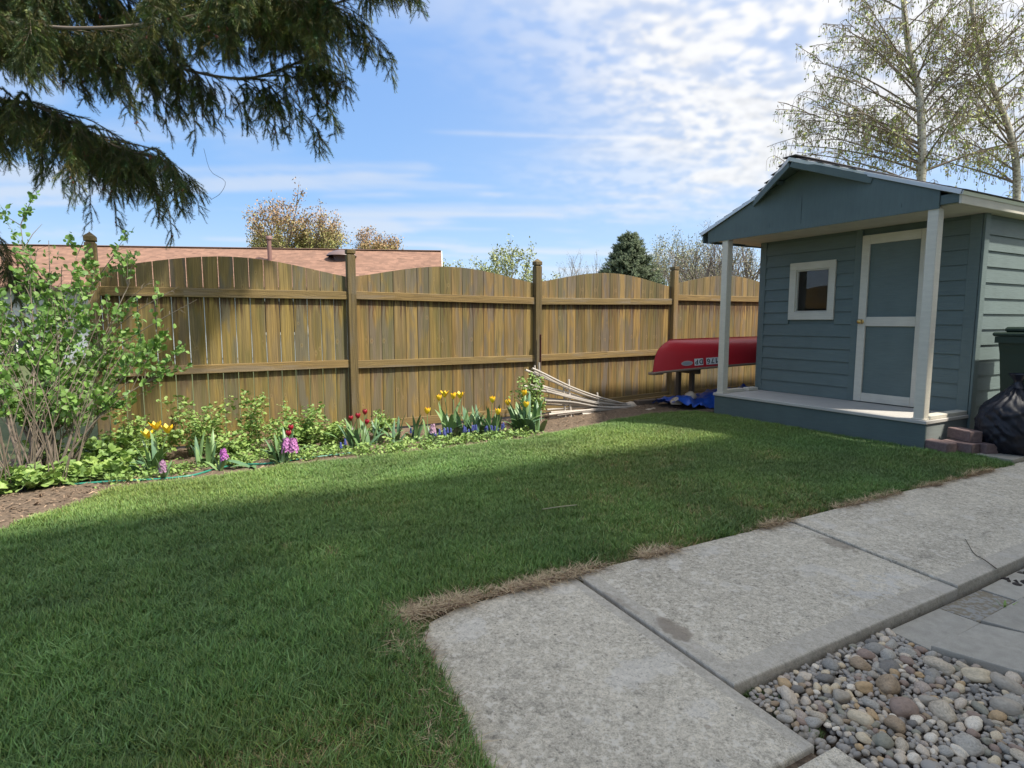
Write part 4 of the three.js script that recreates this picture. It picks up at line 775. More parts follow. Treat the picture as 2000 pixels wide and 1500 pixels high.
function tulip(kind, [x, y, z, dx, dy, dz], label, shape, seed, leaves = 2) {
  const rnd = seeded(seed * 31 + 7), yellow = kind === 'yellow_tulip', t = thing(kind, label, 'tulip', [x, y - 0.01, z], yellow ? 'yellow tulips in the flower bed' : 'dark red tulips in the flower bed');
  const tip = V(dx, dy - 0.02, dz), mid = V(dx * 0.4 + 0.01 * (rnd() - 0.5), dy * 0.5, dz * 0.4);
  local(t, 'stem', tube(curveThrough([V(0, 0, 0), mid, tip], 8), spindle(Array(9).fill(0), 0.0055, 0.004), 6), stemMat);
  const f = rnd() * 6, mats = yellow ? yellowMats : redMats;
  for (let k = 0; k < 6; k++) { const p = local(t, 'petal', tulipShapes[shape], mats[(k + seed) % mats.length]); p.position.copy(tip).add(V(0, -0.006, 0)); p.rotation.set(0.10 * (rnd() - 0.5), f + k * Math.PI / 3, 0.10 * (rnd() - 0.5)); p.scale.setScalar((k % 2 ? 0.94 : 1.02) * (shape === 'open' ? 1.12 : shape === 'cup' ? 1.12 : 1.05)); }
  for (let k = 0; k < leaves; k++) place(t, 'leaf', strapShapes[Math.floor(rnd() * 4)], leafGreens[Math.floor(rnd() * 4)], f + k * 2.4 + rnd(), 0.9 + 0.3 * rnd());
}
[[[-0.30, -0.07, -5.69, 0.04, 0.40, -0.03], 'tallest of the three open yellow tulips at the left end of the bed', 'open'], [[-0.33, -0.06, -5.63, 0.01, 0.33, -0.04], 'lowest and leftmost of the three open yellow tulips at the left end', 'open'], [[-0.26, -0.05, -5.50, 0.09, 0.38, 0.0], 'rightmost of the three open yellow tulips at the left end of the bed', 'open'],
  [[2.15, -0.07, -5.70, 0.01, 0.35, -0.04], 'lone yellow tulip standing left of the row of four yellow tulips', 'cup'], [[2.50, -0.10, -6.08, -0.04, 0.45, -0.08], 'leftmost and lowest of the four close yellow tulips before the fence', 'cup'], [[2.50, -0.09, -5.97, -0.02, 0.49, -0.07], 'second from left of the four close yellow tulips before the fence', 'open'], [[2.54, -0.09, -5.88, 0.0, 0.48, -0.06], 'third from left of the four close yellow tulips before the fence', 'cup'], [[2.54, -0.08, -5.75, 0.02, 0.49, -0.05], 'rightmost of the four close yellow tulips, with a wide flower', 'open'],
  [[2.80, -0.06, -5.58, 0.05, 0.43, -0.02], 'yellow tulip alone right of the row of four, above the low one', 'cup'], [[3.18, -0.07, -5.70, -0.05, 0.37, -0.07], 'yellow tulip at the left edge of the large leaf clump by the trellis', 'cup'], [[2.76, -0.04, -5.38, 0.05, 0.31, -0.01], 'lowest yellow tulip, just left of the large leaf clump by the trellis', 'cup'], [[3.24, -0.06, -5.62, 0.04, 0.47, -0.04], 'upper yellow tulip in front of the stick trellis', 'cup'], [[3.22, -0.05, -5.49, 0.01, 0.35, -0.04], 'lower yellow tulip in front of the stick trellis', 'cup']].forEach(([p, l, s], i) => tulip('yellow_tulip', p, l, s, i + 1));
[[[0.72, -0.05, -5.43, 0.05, 0.33, -0.01], 'upper of the two dark red tulips above the large pink hyacinth'], [[0.70, -0.04, -5.38, 0.04, 0.28, -0.01], 'lower of the two dark red tulips above the large pink hyacinth'], [[1.41, -0.08, -5.83, -0.01, 0.33, -0.05], 'leftmost of the four dark red tulips by the second fence post'], [[1.43, -0.07, -5.71, 0.01, 0.36, -0.04], 'second from left of the four dark red tulips by the fence post'], [[1.43, -0.06, -5.61, 0.05, 0.40, -0.02], 'tallest of the four dark red tulips by the second fence post'], [[1.50, -0.08, -5.74, 0.03, 0.30, -0.02], 'lowest of the four dark red tulips by the second fence post']].forEach(([p, l], i) => tulip('red_tulip', p, l, 'bud', i + 40, 2));
// clumps of strap leaves without a flower of their own
[[-0.30, -5.48, 12, 0.95, 'leaf clump round the feet of the three left yellow tulips'], [0.10, -5.55, 15, 0.85, 'spreading clump of broad tulip leaves beside the small purple hyacinth'], [0.42, -5.22, 3, 1.15, 'wide grey green tulip leaves lying over the garden hose'], [0.66, -5.34, 13, 0.9, 'upright leaf clump round the large pink hyacinth'], [1.43, -5.84, 12, 1.0, 'leaf clump round the four dark red tulips'], [1.66, -5.98, 12, 0.95, 'narrow leaf clump just right of the red tulips'], [1.86, -5.96, 13, 0.9, 'leaf clump in the gap between the red and yellow tulips'], [2.06, -5.86, 11, 0.95, 'leaf clump round the lone yellow tulip'], [2.40, -5.80, 16, 1.12, 'left leaf clump under the four close yellow tulips'], [2.57, -5.78, 16, 1.05, 'middle leaf clump under the four close yellow tulips'], [2.73, -5.74, 15, 1.0, 'right leaf clump under the four close yellow tulips'], [2.88, -5.68, 13, 1.05, 'leaf clump left of the low yellow tulip'], [3.21, -5.62, 22, 1.25, 'large glossy leaf clump in front of the stick trellis, left half'], [3.38, -5.60, 20, 1.2, 'large glossy leaf clump in front of the stick trellis, right half']].forEach(([x, z, n, s, label], i) => {
  const rnd = seeded(i * 13 + 500), t = thing('tulip_foliage', label, 'leaf clump', [x, lie(x, z), z], 'clumps of strap leaves in the flower bed');
  for (let k = 0; k < n; k++) { const o = place(t, 'leaf', i === 2 ? strapShapes[4] : strapShapes[Math.floor(rnd() * (k % 5 === 0 ? 5 : 4))], leafGreens[Math.floor(rnd() * 4)], rnd() * 6.283, s * (0.85 + 0.5 * rnd())); o.position.set((rnd() - 0.5) * 0.14, 0, (rnd() - 0.5) * 0.14); }
});
// hyacinths: a spike of small star flowers
const floret = (() => { const l = []; for (let k = 0; k < 6; k++) { const g = geo([0, 0, 0, 0.006, 0.004, 0.0035, 0.013, 0.003, 0, 0.006, 0.004, -0.0035], [0, 1, 3, 1, 2, 3]); g.rotateY(k * Math.PI / 3); l.push(g); } return join(l); })();
[[[0.19, -0.03, -5.25, 0.03, 0.16, 0], 'bright purple hyacinth left of centre behind the garden hose', [0.36, 0.09, 0.34]], [[0.66, -0.03, -5.25, 0.04, 0.17, 0], 'large pink purple hyacinth below the two red tulips', [0.42, 0.15, 0.36]], [[-0.20, -0.02, -5.14, -0.01, 0.12, -0.02], 'small fading mauve hyacinth right of the three left yellow tulips', [0.32, 0.17, 0.28]], [[1.40, -0.08, -5.84, 0, 0.18, -0.02], 'pale mauve hyacinth among the leaves under the red tulips', [0.36, 0.24, 0.33]], [[2.11, -0.05, -5.50, 0.02, 0.18, -0.01], 'pale pink hyacinth above the blue grape hyacinths', [0.45, 0.27, 0.36]]].forEach(([[x, y, z, dx, dy, dz], label, c], i) => {
  const rnd = seeded(i + 900), t = thing('hyacinth', label, 'hyacinth', [x, y - 0.01, z], 'hyacinths in the flower bed'), big = i === 1 ? 1.35 : 1;
  const spikes = i === 1 ? [[0, 0], [0.055, 0.02]] : [[0, 0]];
  for (const [ox, oz] of spikes) {
    local(t, 'stem', tube([V(0, 0, 0), V(dx * 0.5 + ox, dy * 0.5, dz + oz), V(dx + ox, dy + 0.03, dz + oz)], 0.006, 6), stemMat);
    const list = [];
    for (let k = 0; k < 46; k++) { const a = k * 2.4, h = k / 46, r = 0.026 * big * (1 - 0.45 * h); const p = V(dx + ox + Math.cos(a) * r * (0.7 + 0.6 * rnd()), dy - 0.035 + h * 0.08 * big + 0.012 * (rnd() - 0.5), dz + oz + Math.sin(a) * r * (0.7 + 0.6 * rnd())), d = V(Math.cos(a), 0.35, Math.sin(a)).normalize(); const s = turnTo(p, d, 1.15 * big, rnd() * 3); list.push(floret.clone().applyMatrix4(s)); }
    const f = local(t, 'florets', join(list), stdMat(c, 0.55)); f.userData.kind = 'stuff';
  }
  for (let k = 0; k < 5; k++) place(t, 'leaf', strapShapes[k % 4], leafGreens[k % 4], k * 1.3 + i, 0.6 + 0.15 * rnd());
});
// grape hyacinths
const muscariMat = stdMat([0.075, 0.095, 0.33], 0.6), beadGeo = new THREE.IcosahedronGeometry(0.0055, 1);
[[1.23, -5.54, 2, 'tiny blue grape hyacinths alone below the red tulips'], [2.05, -5.88, 3, 'blue grape hyacinths at the foot of the lone yellow tulip'], [2.16, -5.56, 4, 'blue grape hyacinths left of the pale pink hyacinth'], [2.23, -5.52, 4, 'blue grape hyacinths right under the pale pink hyacinth'], [2.31, -5.58, 3, 'blue grape hyacinths just right of the pale pink hyacinth'], [2.52, -5.55, 4, 'leftmost blue grape hyacinths below the four yellow tulips'], [2.62, -5.56, 4, 'second tuft of blue grape hyacinths below the four yellow tulips'], [2.72, -5.52, 3, 'third tuft of blue grape hyacinths below the four yellow tulips'], [2.80, -5.53, 4, 'fourth tuft of blue grape hyacinths below the four yellow tulips'], [2.90, -5.50, 3, 'rightmost blue grape hyacinths below the low yellow tulip']].forEach(([x, z, n, label], i) => {
  const rnd = seeded(i + 950), t = thing('grape_hyacinth', label, 'flower', [x, lie(x, z), z], 'blue grape hyacinths in the flower bed'), beads = [], stems = [];
  for (let k = 0; k < n; k++) { const px = (rnd() - 0.5) * 0.09, pz = (rnd() - 0.5) * 0.06, h = 0.11 + 0.05 * rnd(); stems.push(tube([V(px, 0, pz), V(px, h * 0.6, pz), V(px + 0.006, h, pz)], 0.0025, 5)); for (let b = 0; b < 26; b++) { const a = b * 2.4, q = b / 26; beads.push(beadGeo.clone().translate(px + 0.004 + Math.cos(a) * 0.010 * (1 - q * 0.7), h - 0.035 + q * 0.055, pz + Math.sin(a) * 0.010 * (1 - q * 0.7))); } }
  local(t, 'stems', join(stems), stemMat); const m = local(t, 'florets', join(beads), muscariMat); m.userData.kind = 'stuff';
  const g = tuft(i + 70, 14, 0.05, 0.06, 0.13, 0.005, [[0.08, 0.15, 0.05], [0.10, 0.17, 0.06]], 0.9); g.deleteAttribute('color'); local(t, 'leaves', g, leafGreens[i % 4]).userData.kind = 'stuff';
});
// soft lobed leaves for herbs and shrubs
function leafShape(len, wide, fold = 0.25, curl = 0.2) {
  const pos = [], idx = [], n = 4;
  for (let i = 0; i <= n; i++) { const t = i / n, w = wide * Math.pow(Math.sin(Math.PI * (0.06 + 0.9 * t)), 0.9) / 2 * (t > 0.9 ? 0.2 : 1), y = len * t, z = -curl * len * t * t; pos.push(-w, y, z + fold * w, 0, y, z, w, y, z + fold * w); if (i) { const o = (i - 1) * 3; idx.push(o, o + 1, o + 3, o + 1, o + 4, o + 3, o + 1, o + 2, o + 4, o + 2, o + 5, o + 4); } }
  return geo(pos, idx);
}
const broadLeaf = leafShape(0.038, 0.029, 0.2, 0.25);
const trifoil = (() => { const l = []; for (const a of [-0.95, 0, 0.95]) { const g = leafShape(0.030, 0.028, 0.2, 0.3); g.rotateX(-0.9); g.rotateZ(0); g.rotateY(a); g.translate(Math.sin(-a) * 0.004, 0, 0); l.push(g); } return join(l); })();
const limeMats = [[0.25, 0.39, 0.078], [0.20, 0.33, 0.075], [0.32, 0.45, 0.10]].map((c) => leafMat(c));
function herb(name, label, category, group, x, z, seed, o) {
  const rnd = seeded(seed), t = thing(name, label, category, [x, lie(x, z), z], group), stems = [], leaves = [[], [], []];
  for (let s = 0; s < o.stems; s++) {
    const a = rnd() * 6.283, out = o.spread * (0.3 + 0.7 * rnd()), h = lerp(o.low, o.high, rnd()), b = V((rnd() - 0.5) * o.spread * 0.6, 0, (rnd() - 0.5) * o.spread * 0.6), e = V(b.x + Math.cos(a) * out, h, b.z + Math.sin(a) * out), pts = curveThrough([b, V(lerp(b.x, e.x, 0.35), h * 0.6, lerp(b.z, e.z, 0.35)), e], 6);
    stems.push(tube(pts, spindle(pts, 0.0028, 0.0012), 4));
    for (let k = 0; k < o.leaves; k++) {
      const f = o.from + (1 - o.from) * Math.pow(rnd(), 0.6), p = pts[Math.min(6, Math.floor(f * 6.99))].clone().add(V((rnd() - 0.5) * o.puff, (rnd() - 0.5) * o.puff * 0.6, (rnd() - 0.5) * o.puff)), d = V(rnd() - 0.5, 0.25 + rnd() * 0.7, rnd() - 0.5).normalize();
      leaves[Math.floor(rnd() * 3)].push((o.leaf ?? trifoil).clone().applyMatrix4(turnTo(p, d, (o.size ?? 1) * (0.7 + 0.6 * rnd()), rnd() * 6.283)));
    }
  }
  local(t, 'stems', join(stems), stemMat).userData.kind = 'stuff';
  leaves.forEach((l, i) => { if (l.length) local(t, 'foliage', join(l), limeMats[i]).userData.kind = 'stuff'; });
  return t;
}
const COLUMBINE = { stems: 24, spread: 0.20, low: 0.14, high: 0.50, leaves: 22, from: 0.2, puff: 0.11, size: 0.78 };
[[-0.53, -6.35, 'leafy columbine plant between the shrub and the left yellow tulips', {}], [0.06, -6.38, 'wide leafy columbine plant right of the left yellow tulips', { stems: 36, spread: 0.30, high: 0.58 }], [0.55, -6.28, 'slim leafy columbine plant with tall shoots behind the purple hyacinth', { stems: 22, high: 0.62 }], [0.98, -6.02, 'bushy columbine plant right of the two red tulips', { stems: 36, spread: 0.24, high: 0.50 }], [1.22, -6.05, 'low leafy plant just left of the second fence post', { stems: 24, high: 0.3, low: 0.1 }], [3.62, -6.12, 'pale leafy plant climbing the left end of the stick trellis', { stems: 30, spread: 0.2, high: 0.66, low: 0.25 }], [-0.28, -6.2, 'leafy plant behind the three left yellow tulips', { high: 0.34 }], [0.32, -6.0, 'low leafy plant between the hyacinth leaves and the fence', { high: 0.28, low: 0.08 }], [0.78, -5.95, 'leafy plant behind the large pink hyacinth', { high: 0.34, low: 0.1 }], [1.85, -6.3, 'leafy plant at the fence right of the second post', { high: 0.30, low: 0.1, stems: 16 }]].forEach(([x, z, l, o], i) => herb('columbine', l, 'plant', 'leafy herbs along the fence', x, z, i + 1700, { ...COLUMBINE, ...o }));
[[-1.17, -5.30, 'lime green ground cover at the left edge of the picture under the shrub'], [-0.98, -5.36, 'lime green ground cover in front of the bare shrub stems'], [-0.80, -5.40, 'lime green ground cover right of the shrub stems'], [-0.64, -5.48, 'lime green ground cover left of the yellow tulips by the hose'], [-0.52, -5.75, 'tall lime green leafy plant in front of the first fence post'], [-0.72, -6.20, 'green leafy plant at the foot of the first fence post'], [-1.04, -6.15, 'shaded leafy plant behind the shrub stems'], [-0.87, -5.85, 'lime green leafy plant behind the ground cover']].forEach(([x, z, l], i) => herb('ground_cover', l, 'plant', 'low leafy plants under the shrub', x, z, i + 1800, { stems: 24, spread: 0.2, low: 0.06, high: i > 3 ? 0.30 : 0.17, leaves: 11, from: 0.3, puff: 0.07, size: 1.35 }));
[[1.7, -5.28], [2.0, -5.30], [2.35, -5.34], [2.65, -5.33], [1.35, -5.32], [3.0, -5.32], [-0.12, -5.42], [0.28, -5.5], [0.92, -5.42], [1.12, -5.62], [0.48, -5.75], [-0.42, -5.3]].forEach(([x, z], i) => herb('low_plant', ['low yellow green weeds in front of the lone yellow tulip', 'low yellow green weeds below the blue grape hyacinths', 'low weeds along the lawn edge under the four yellow tulips', 'low weeds along the lawn edge left of the big leaf clump', 'low weeds along the lawn edge under the red tulips', 'low weeds in front of the big leaf clump', 'low green leaves right of the three left yellow tulips', 'low green leaves beside the purple hyacinth', 'low green leaves right of the large pink hyacinth', 'low green leaves left of the four red tulips', 'low green leaves behind the purple hyacinth', 'low green leaves in front of the three left yellow tulips'][i], 'plant', 'low leafy plants along the lawn edge', x, z, i + 1900, { stems: 46, spread: 0.26, low: 0.03, high: 0.10, leaves: 7, from: 0.3, puff: 0.07, size: 0.6 }));
single('garden_hose', tube(curveThrough([[-1.0, 0, -5.42], [-0.87, 0, -5.34], [-0.53, 0, -5.24], [-0.27, 0, -5.12], [-0.03, 0, -5.10], [0.15, 0, -5.30], [0.32, 0, -5.42], [0.54, 0, -5.30], [0.77, 0, -5.36], [0.99, 0, -5.38], [1.31, 0, -5.40]].map(([x, , z]) => V(x, lie(x, z) + 0.035, z)), 90), 0.009, 8), stdMat([0.03, 0.22, 0.15], 0.4), 'thin green garden hose snaking along the front of the bed', 'hose');
// mulch and dead leaves on the soil
{
  const rnd = seeded(61), t = thing('mulch', 'brown mulch, bark shreds and dead leaves scattered over the bed', 'mulch', [0, 0, 0], null, 'stuff'), g = geo([-0.5, 0, -0.12, 0.5, 0.06, -0.10, 0.45, 0.0, 0.12, -0.5, 0.05, 0.1], [0, 1, 2, 0, 2, 3]), list = [];
  for (let i = 0; i < 5200; i++) {
    const left = rnd() < 0.4, x = left ? -2.2 + rnd() * 2.2 : -0.8 + rnd() * 7, z = bedEdge(x) - 0.02 - rnd() * (left ? 0.9 : 1.3); if (z < -6.75) continue;
    const tone = 0.35 + 0.9 * rnd() * rnd(), s = 0.02 + 0.05 * rnd() * rnd();
    list.push([new THREE.Matrix4().compose(V(x, lie(x, z) + 0.028 + 0.012 * rnd(), z), new THREE.Quaternion().setFromEuler(new THREE.Euler((rnd() - 0.5) * 0.7, rnd() * 6.28, (rnd() - 0.5) * 0.7)), V(s, s, s * (0.3 + rnd()))), colour(0.36 * tone, 0.25 * tone, 0.165 * tone)]);
  }
  copies(t, 'shreds', g, stdMat([1, 1, 1], 0.95), list);
}

// ---------------------------------------------------------------- the shrub at the left
const barkMap = colourMap(128, 256, (x, y) => { const n = fbm(x / 8, y / 40, 1501, 4, 16), k = hash(x, y, 75); return mixed([0.10, 0.075, 0.055], [0.30, 0.25, 0.20], clamp(n * 1.2 - 0.15 + (k - 0.5) * 0.3)); });
const barkMat = stdMat([1, 1, 1], 0.95, { map: barkMap });
{
  const rnd = seeded(4711), shrub = thing('shrub', 'leafy deciduous shrub with many bare crossing stems at the left edge', 'shrub', [-1.03, -0.06, -5.5]);
  const leafSets = [[], [], [], []], twigs = [];
  const stemsTo = [[[-30, 470], 5.1], [[40, 440], 5.3], [[95, 470], 5.5], [[150, 500], 5.4], [[205, 525], 5.3], [[250, 560], 5.1], [[-60, 560], 4.9], [[20, 560], 5.6], [[90, 590], 5.2], [[140, 620], 5.6], [[230, 640], 5.0], [[330, 640], 4.9], [[335, 715], 4.85], [[290, 690], 5.2], [[10, 660], 5.0], [[70, 690], 5.3], [[120, 700], 5.0], [[180, 700], 5.4], [[-60, 700], 5.2], [[230, 720], 5.2], [[-120, 500], 5.2], [[-160, 620], 5.0], [[60, 500], 5.8], [[170, 600], 5.0]];
  for (const [[u, v], d] of stemsTo) {
    const base = V(-1.03 + (rnd() - 0.5) * 0.36, -0.06, -5.5 + (rnd() - 0.5) * 0.3), end = spot(u, v, d), mid = base.clone().lerp(end, 0.45).add(V((rnd() - 0.5) * 0.15, 0.16 * (0.4 + rnd()), (rnd() - 0.5) * 0.15)), pts = curveThrough([base, base.clone().lerp(mid, 0.5).add(V((rnd() - 0.5) * 0.08, 0.03, (rnd() - 0.5) * 0.08)), mid, end], 14);
    part(shrub, 'stem', tube(pts, spindle(pts, 0.009 + 0.007 * rnd(), 0.0025), 6, 1), barkMat);
    for (let k = 0; k < 14; k++) {
      const i = 5 + Math.floor(rnd() * 9.9), p = pts[i], dir = pts[Math.min(14, i + 1)].clone().sub(pts[i - 1]).normalize().add(V((rnd() - 0.5) * 1.6, (rnd() - 0.2) * 1.0, (rnd() - 0.5) * 1.6)).normalize(), l = 0.15 + 0.3 * rnd(), q = [p, p.clone().addScaledVector(dir, l * 0.5).add(V(0, 0.01, 0)), p.clone().addScaledVector(dir, l).add(V(0, -0.02 + 0.04 * rnd(), 0))];
      twigs.push(tube(q, [0.004, 0.0028, 0.0015], 4));
      if (rnd() < 0.22) continue;                                    // some shoots are still bare
      const nl = 16 + Math.floor(rnd() * 20);
      for (let m = 0; m < nl; m++) { const f = 0.25 + 0.8 * rnd(), lp = q[0].clone().lerp(q[2], f).add(V((rnd() - 0.5) * 0.06, (rnd() - 0.5) * 0.05, (rnd() - 0.5) * 0.06)), ld = V(rnd() - 0.5, rnd() * 0.9 - 0.2, rnd() - 0.5).normalize(); leafSets[Math.floor(rnd() * 4)].push([turnTo(lp, ld, 0.75 + 0.75 * rnd(), rnd() * 6.283), undefined]); }
    }
    for (let m = 0; m < 30; m++) { const lp = end.clone().lerp(pts[9], rnd() * 0.8).add(V((rnd() - 0.5) * 0.14, (rnd() - 0.5) * 0.12, (rnd() - 0.5) * 0.14)), ld = V(rnd() - 0.5, rnd() - 0.2, rnd() - 0.5).normalize(); leafSets[Math.floor(rnd() * 4)].push([turnTo(lp, ld, 0.8 + 0.7 * rnd(), rnd() * 6.283), undefined]); }
  }
  for (let k = 0; k < 40; k++) { const b = V(-1.05 + (rnd() - 0.5) * 0.5, -0.06, -5.5 + (rnd() - 0.5) * 0.4), a = rnd() * 6.283, h = 0.5 + 0.9 * rnd(), e = V(b.x + Math.cos(a) * h * 0.45, h, b.z + Math.sin(a) * h * 0.3), pts = curveThrough([b, b.clone().lerp(e, 0.5).add(V((rnd() - 0.5) * 0.15, 0.1, (rnd() - 0.5) * 0.1)), e], 8); twigs.push(tube(pts, spindle(pts, 0.005, 0.0015), 5)); }
  for (const [u, v, d] of [[385, 585, 4.9], [350, 560, 5.0], [300, 545, 5.1], [235, 480, 5.2], [120, 520, 5.3], [20, 600, 5.0], [-10, 640, 4.9], [260, 600, 5.0]]) { const e = spot(u, v, d), b = spot(lerp(u, 120, 0.75), v + 120, d + 0.15), pts = curveThrough([b, b.clone().lerp(e, 0.55).add(V(0, 0.04 - 0.06 * rnd(), 0)), e], 10); twigs.push(tube(pts, spindle(pts, 0.006, 0.0018), 5)); for (let k = 0; k < 4; k++) { const p = pts[4 + Math.floor(rnd() * 6)], q = p.clone().add(V(0.10 * rnd(), 0.12 * (rnd() - 0.3), 0.1 * (rnd() - 0.5))); twigs.push(tube([p, p.clone().lerp(q, 0.5).add(V(0, 0.01, 0)), q], [0.0028, 0.002, 0.0012], 4)); } }
  part(shrub, 'twigs', join(twigs), stdMat([0.24, 0.19, 0.14], 0.9)).userData.kind = 'stuff';
  const g = broadLeaf, o = shrub.position, shrubMats = [[0.12, 0.25, 0.045], [0.16, 0.31, 0.05], [0.20, 0.36, 0.06]].map((c) => leafMat(c));
  leafSets.forEach((l, i) => { l.forEach(([m]) => { m.elements[12] -= o.x; m.elements[13] -= o.y; m.elements[14] -= o.z; }); copies(shrub, 'leaves', g, [shrubMats[2], shrubMats[0], limeMats[1], shrubMats[1]][i], l); });
}

// ---------------------------------------------------------------- the spruce whose branches hang into the picture
{
  const rnd = seeded(808), tree = thing('spruce_tree', 'large dark spruce with drooping branches hanging over the upper left', 'tree', [-6.3, -0.15, -9.2]);
  const trunk = [V(-6.3, -0.2, -9.2), V(-6.32, 2, -9.2), V(-6.3, 5, -9.22), V(-6.3, 12, -9.2)];
  part(tree, 'trunk', tube(curveThrough(trunk, 12), spindle(Array(13).fill(0), 0.24, 0.07), 12, 4), barkMat);
  // a shoot set with needles, along +y
  const shoot = (seed, tint) => { const r = seeded(seed), pos = [], idx = [], L = 0.075; for (let i = 0; i < 54; i++) { const y = L * i / 54, a = r() * 6.283, out = 0.013 + 0.004 * r(), w = 0.0011, dx = Math.cos(a), dz = Math.sin(a), o = pos.length / 3; pos.push(-dz * w, y, dx * w, dz * w, y, -dx * w, dx * out, y + 0.009 + 0.005 * r(), dz * out); idx.push(o, o + 1, o + 2); } const o = pos.length / 3; pos.push(-0.0016, 0, 0, 0.0016, 0, 0, 0, L, 0, 0, 0, -0.0016, 0, 0, 0.0016); idx.push(o, o + 1, o + 2, o + 3, o + 4, o + 2); return geo(pos, idx); };
  const shoots = [shoot(1), shoot(2), shoot(3)], mats = [[0.090, 0.125, 0.038], [0.150, 0.175, 0.052], [0.065, 0.108, 0.046]].map((c) => stdMat(c, 0.6)), lists = [[], [], []], wood = [], cones = [];
  const dress = (pts, from, size) => {
    let acc = 0;
    for (let i = 1; i < pts.length; i++) {
      const d = pts[i].clone().sub(pts[i - 1]), l = d.length(); d.normalize(); acc += l;
      if (acc < from) continue;
      for (let s = 0; s < l; s += 0.062) { const p = pts[i - 1].clone().addScaledVector(d, s), dd = d.clone().add(V((rnd() - 0.5) * 0.3, (rnd() - 0.5) * 0.3, (rnd() - 0.5) * 0.3)).normalize(); lists[Math.floor(rnd() * 3)].push([turnTo(p, dd, 1.5 * size * (0.8 + 0.4 * rnd()), rnd() * 6), colour(0.8 + 0.5 * rnd(), 0.8 + 0.4 * rnd(), 0.85 + 0.3 * rnd())]); }
    }
  };
  const twig = (p, out, len, level) => {
    const e = p.clone().addScaledVector(out, len * (level ? 0.6 : 0.26)).add(V(0, -len * (level ? 0.62 : 0.95), 0)), m = p.clone().lerp(e, 0.5).addScaledVector(out, len * 0.10).add(V(0, len * 0.05, 0)), n = Math.max(3, Math.round(len / 0.08)), pts = curveThrough([p, m, e], n);
    wood.push(tube(pts, spindle(pts, 0.0028, 0.0013), 3));
    dress(pts, 0.01, 1);
    if (!level) for (let i = 1; i < pts.length; i++) for (const sgn of [-1, 1]) {
      if (rnd() < 0.30) continue;
      const a = rnd() * 6.283, o = V(Math.cos(a), 0, Math.sin(a)).addScaledVector(out, 0.6).normalize();
      twig(pts[i], o, (0.075 + 0.105 * rnd()) * (1.2 - i / pts.length * 0.5), 1);
    }
    if (!level && rnd() < 0.14) for (let k = 0; k < 3; k++) cones.push([turnTo(e.clone().add(V((rnd() - 0.5) * 0.03, (rnd() - 0.3) * 0.05, (rnd() - 0.5) * 0.03)), V(rnd() - 0.5, -1, rnd() - 0.5).normalize(), 0.5 + 0.5 * rnd()), undefined]);
  };
  const hang = (p, out, drop) => {                                    // a side branch that reaches out, then its curtain of twigs
    const len = 0.28 + 0.64 * rnd(), sag = 0.12 + 0.35 * rnd(), e = p.clone().addScaledVector(out, len).add(V(0, -len * sag, 0)), m = p.clone().addScaledVector(out, len * 0.5).add(V(0, len * (0.10 - sag * 0.2), 0)), n = Math.max(5, Math.round(len / 0.075)), pts = curveThrough([p, m, e], n);
    wood.push(tube(pts, spindle(pts, 0.007, 0.0022), 5));
    dress(pts, len * 0.15, 1);
    const full = 0.45 + 0.75 * rnd();
    for (let i = 1; i < pts.length; i++) for (let k = 0; k < 2; k++) {
      if (rnd() < 0.36) continue;
      const a = rnd() * 6.283, o = out.clone().multiplyScalar(0.8).add(V(Math.cos(a) * 0.7, 0, Math.sin(a) * 0.7)).normalize();
      twig(pts[i], o, Math.max(0.09, drop * full * (0.35 + 0.75 * rnd()) * 0.62), 0);
    }
  };
  // limbs by where they run; how long their curtains hang along the way
  const limbs = [
    { way: [[-330, -170, 6.4], [-20, -140, 6.0], [220, -110, 5.8], [420, -120, 5.7], [560, -150, 5.6]], drop: [0.7, 0.8, 0.8, 0.7, 0.6], every: 0.08, thick: 0.03 },
    { way: [[-330, -60, 6.81], [-60, -20, 6.25], [180, -10, 5.90], [400, -30, 5.67], [540, -70, 5.55], [670, -90, 5.47], [730, -100, 5.41]], drop: [0.75, 0.85, 1.04, 1.12, 0.94, 0.79, 0.64], every: 0.103, thick: 0.03 },
    { way: [[-330, 40, 7.23], [-40, 50, 6.65], [150, 80, 6.25], [300, 120, 5.96], [430, 150, 5.84], [500, 150, 5.67], [575, 125, 5.67]], drop: [0.47, 0.56, 0.71, 0.83, 0.79, 0.56, 0.38], every: 0.103, thick: 0.028 },
    { way: [[-330, 170, 6.81], [-60, 190, 6.52], [60, 205, 6.38], [160, 250, 6.25], [225, 285, 6.11], [300, 308, 6.04]], drop: [0.75, 0.85, 0.86, 0.86, 0.68, 0.19], every: 0.090, thick: 0.026 },
    { way: [[-300, 30, 5.96], [-40, 40, 5.55], [160, 55, 5.35], [330, 40, 5.26], [480, 0, 5.20], [640, -70, 5.20]], drop: [0.38, 0.56, 0.68, 0.75, 0.68, 0.53], every: 0.138, thick: 0.024 },
    { way: [[330, -60, 5.62], [450, -30, 5.55], [570, 0, 5.47], [660, 5, 5.41], [690, -15, 5.41], [745, -50, 5.41]], drop: [0.38, 0.56, 0.68, 0.64, 0.45, 0.30], every: 0.086, thick: 0.016 },
    { way: [[-330, 380, 6.65], [-120, 400, 6.52], [-20, 470, 6.38], [30, 540, 6.38]], drop: [0.22, 0.22, 0.22, 0.19], every: 0.155, thick: 0.018 },
  ];
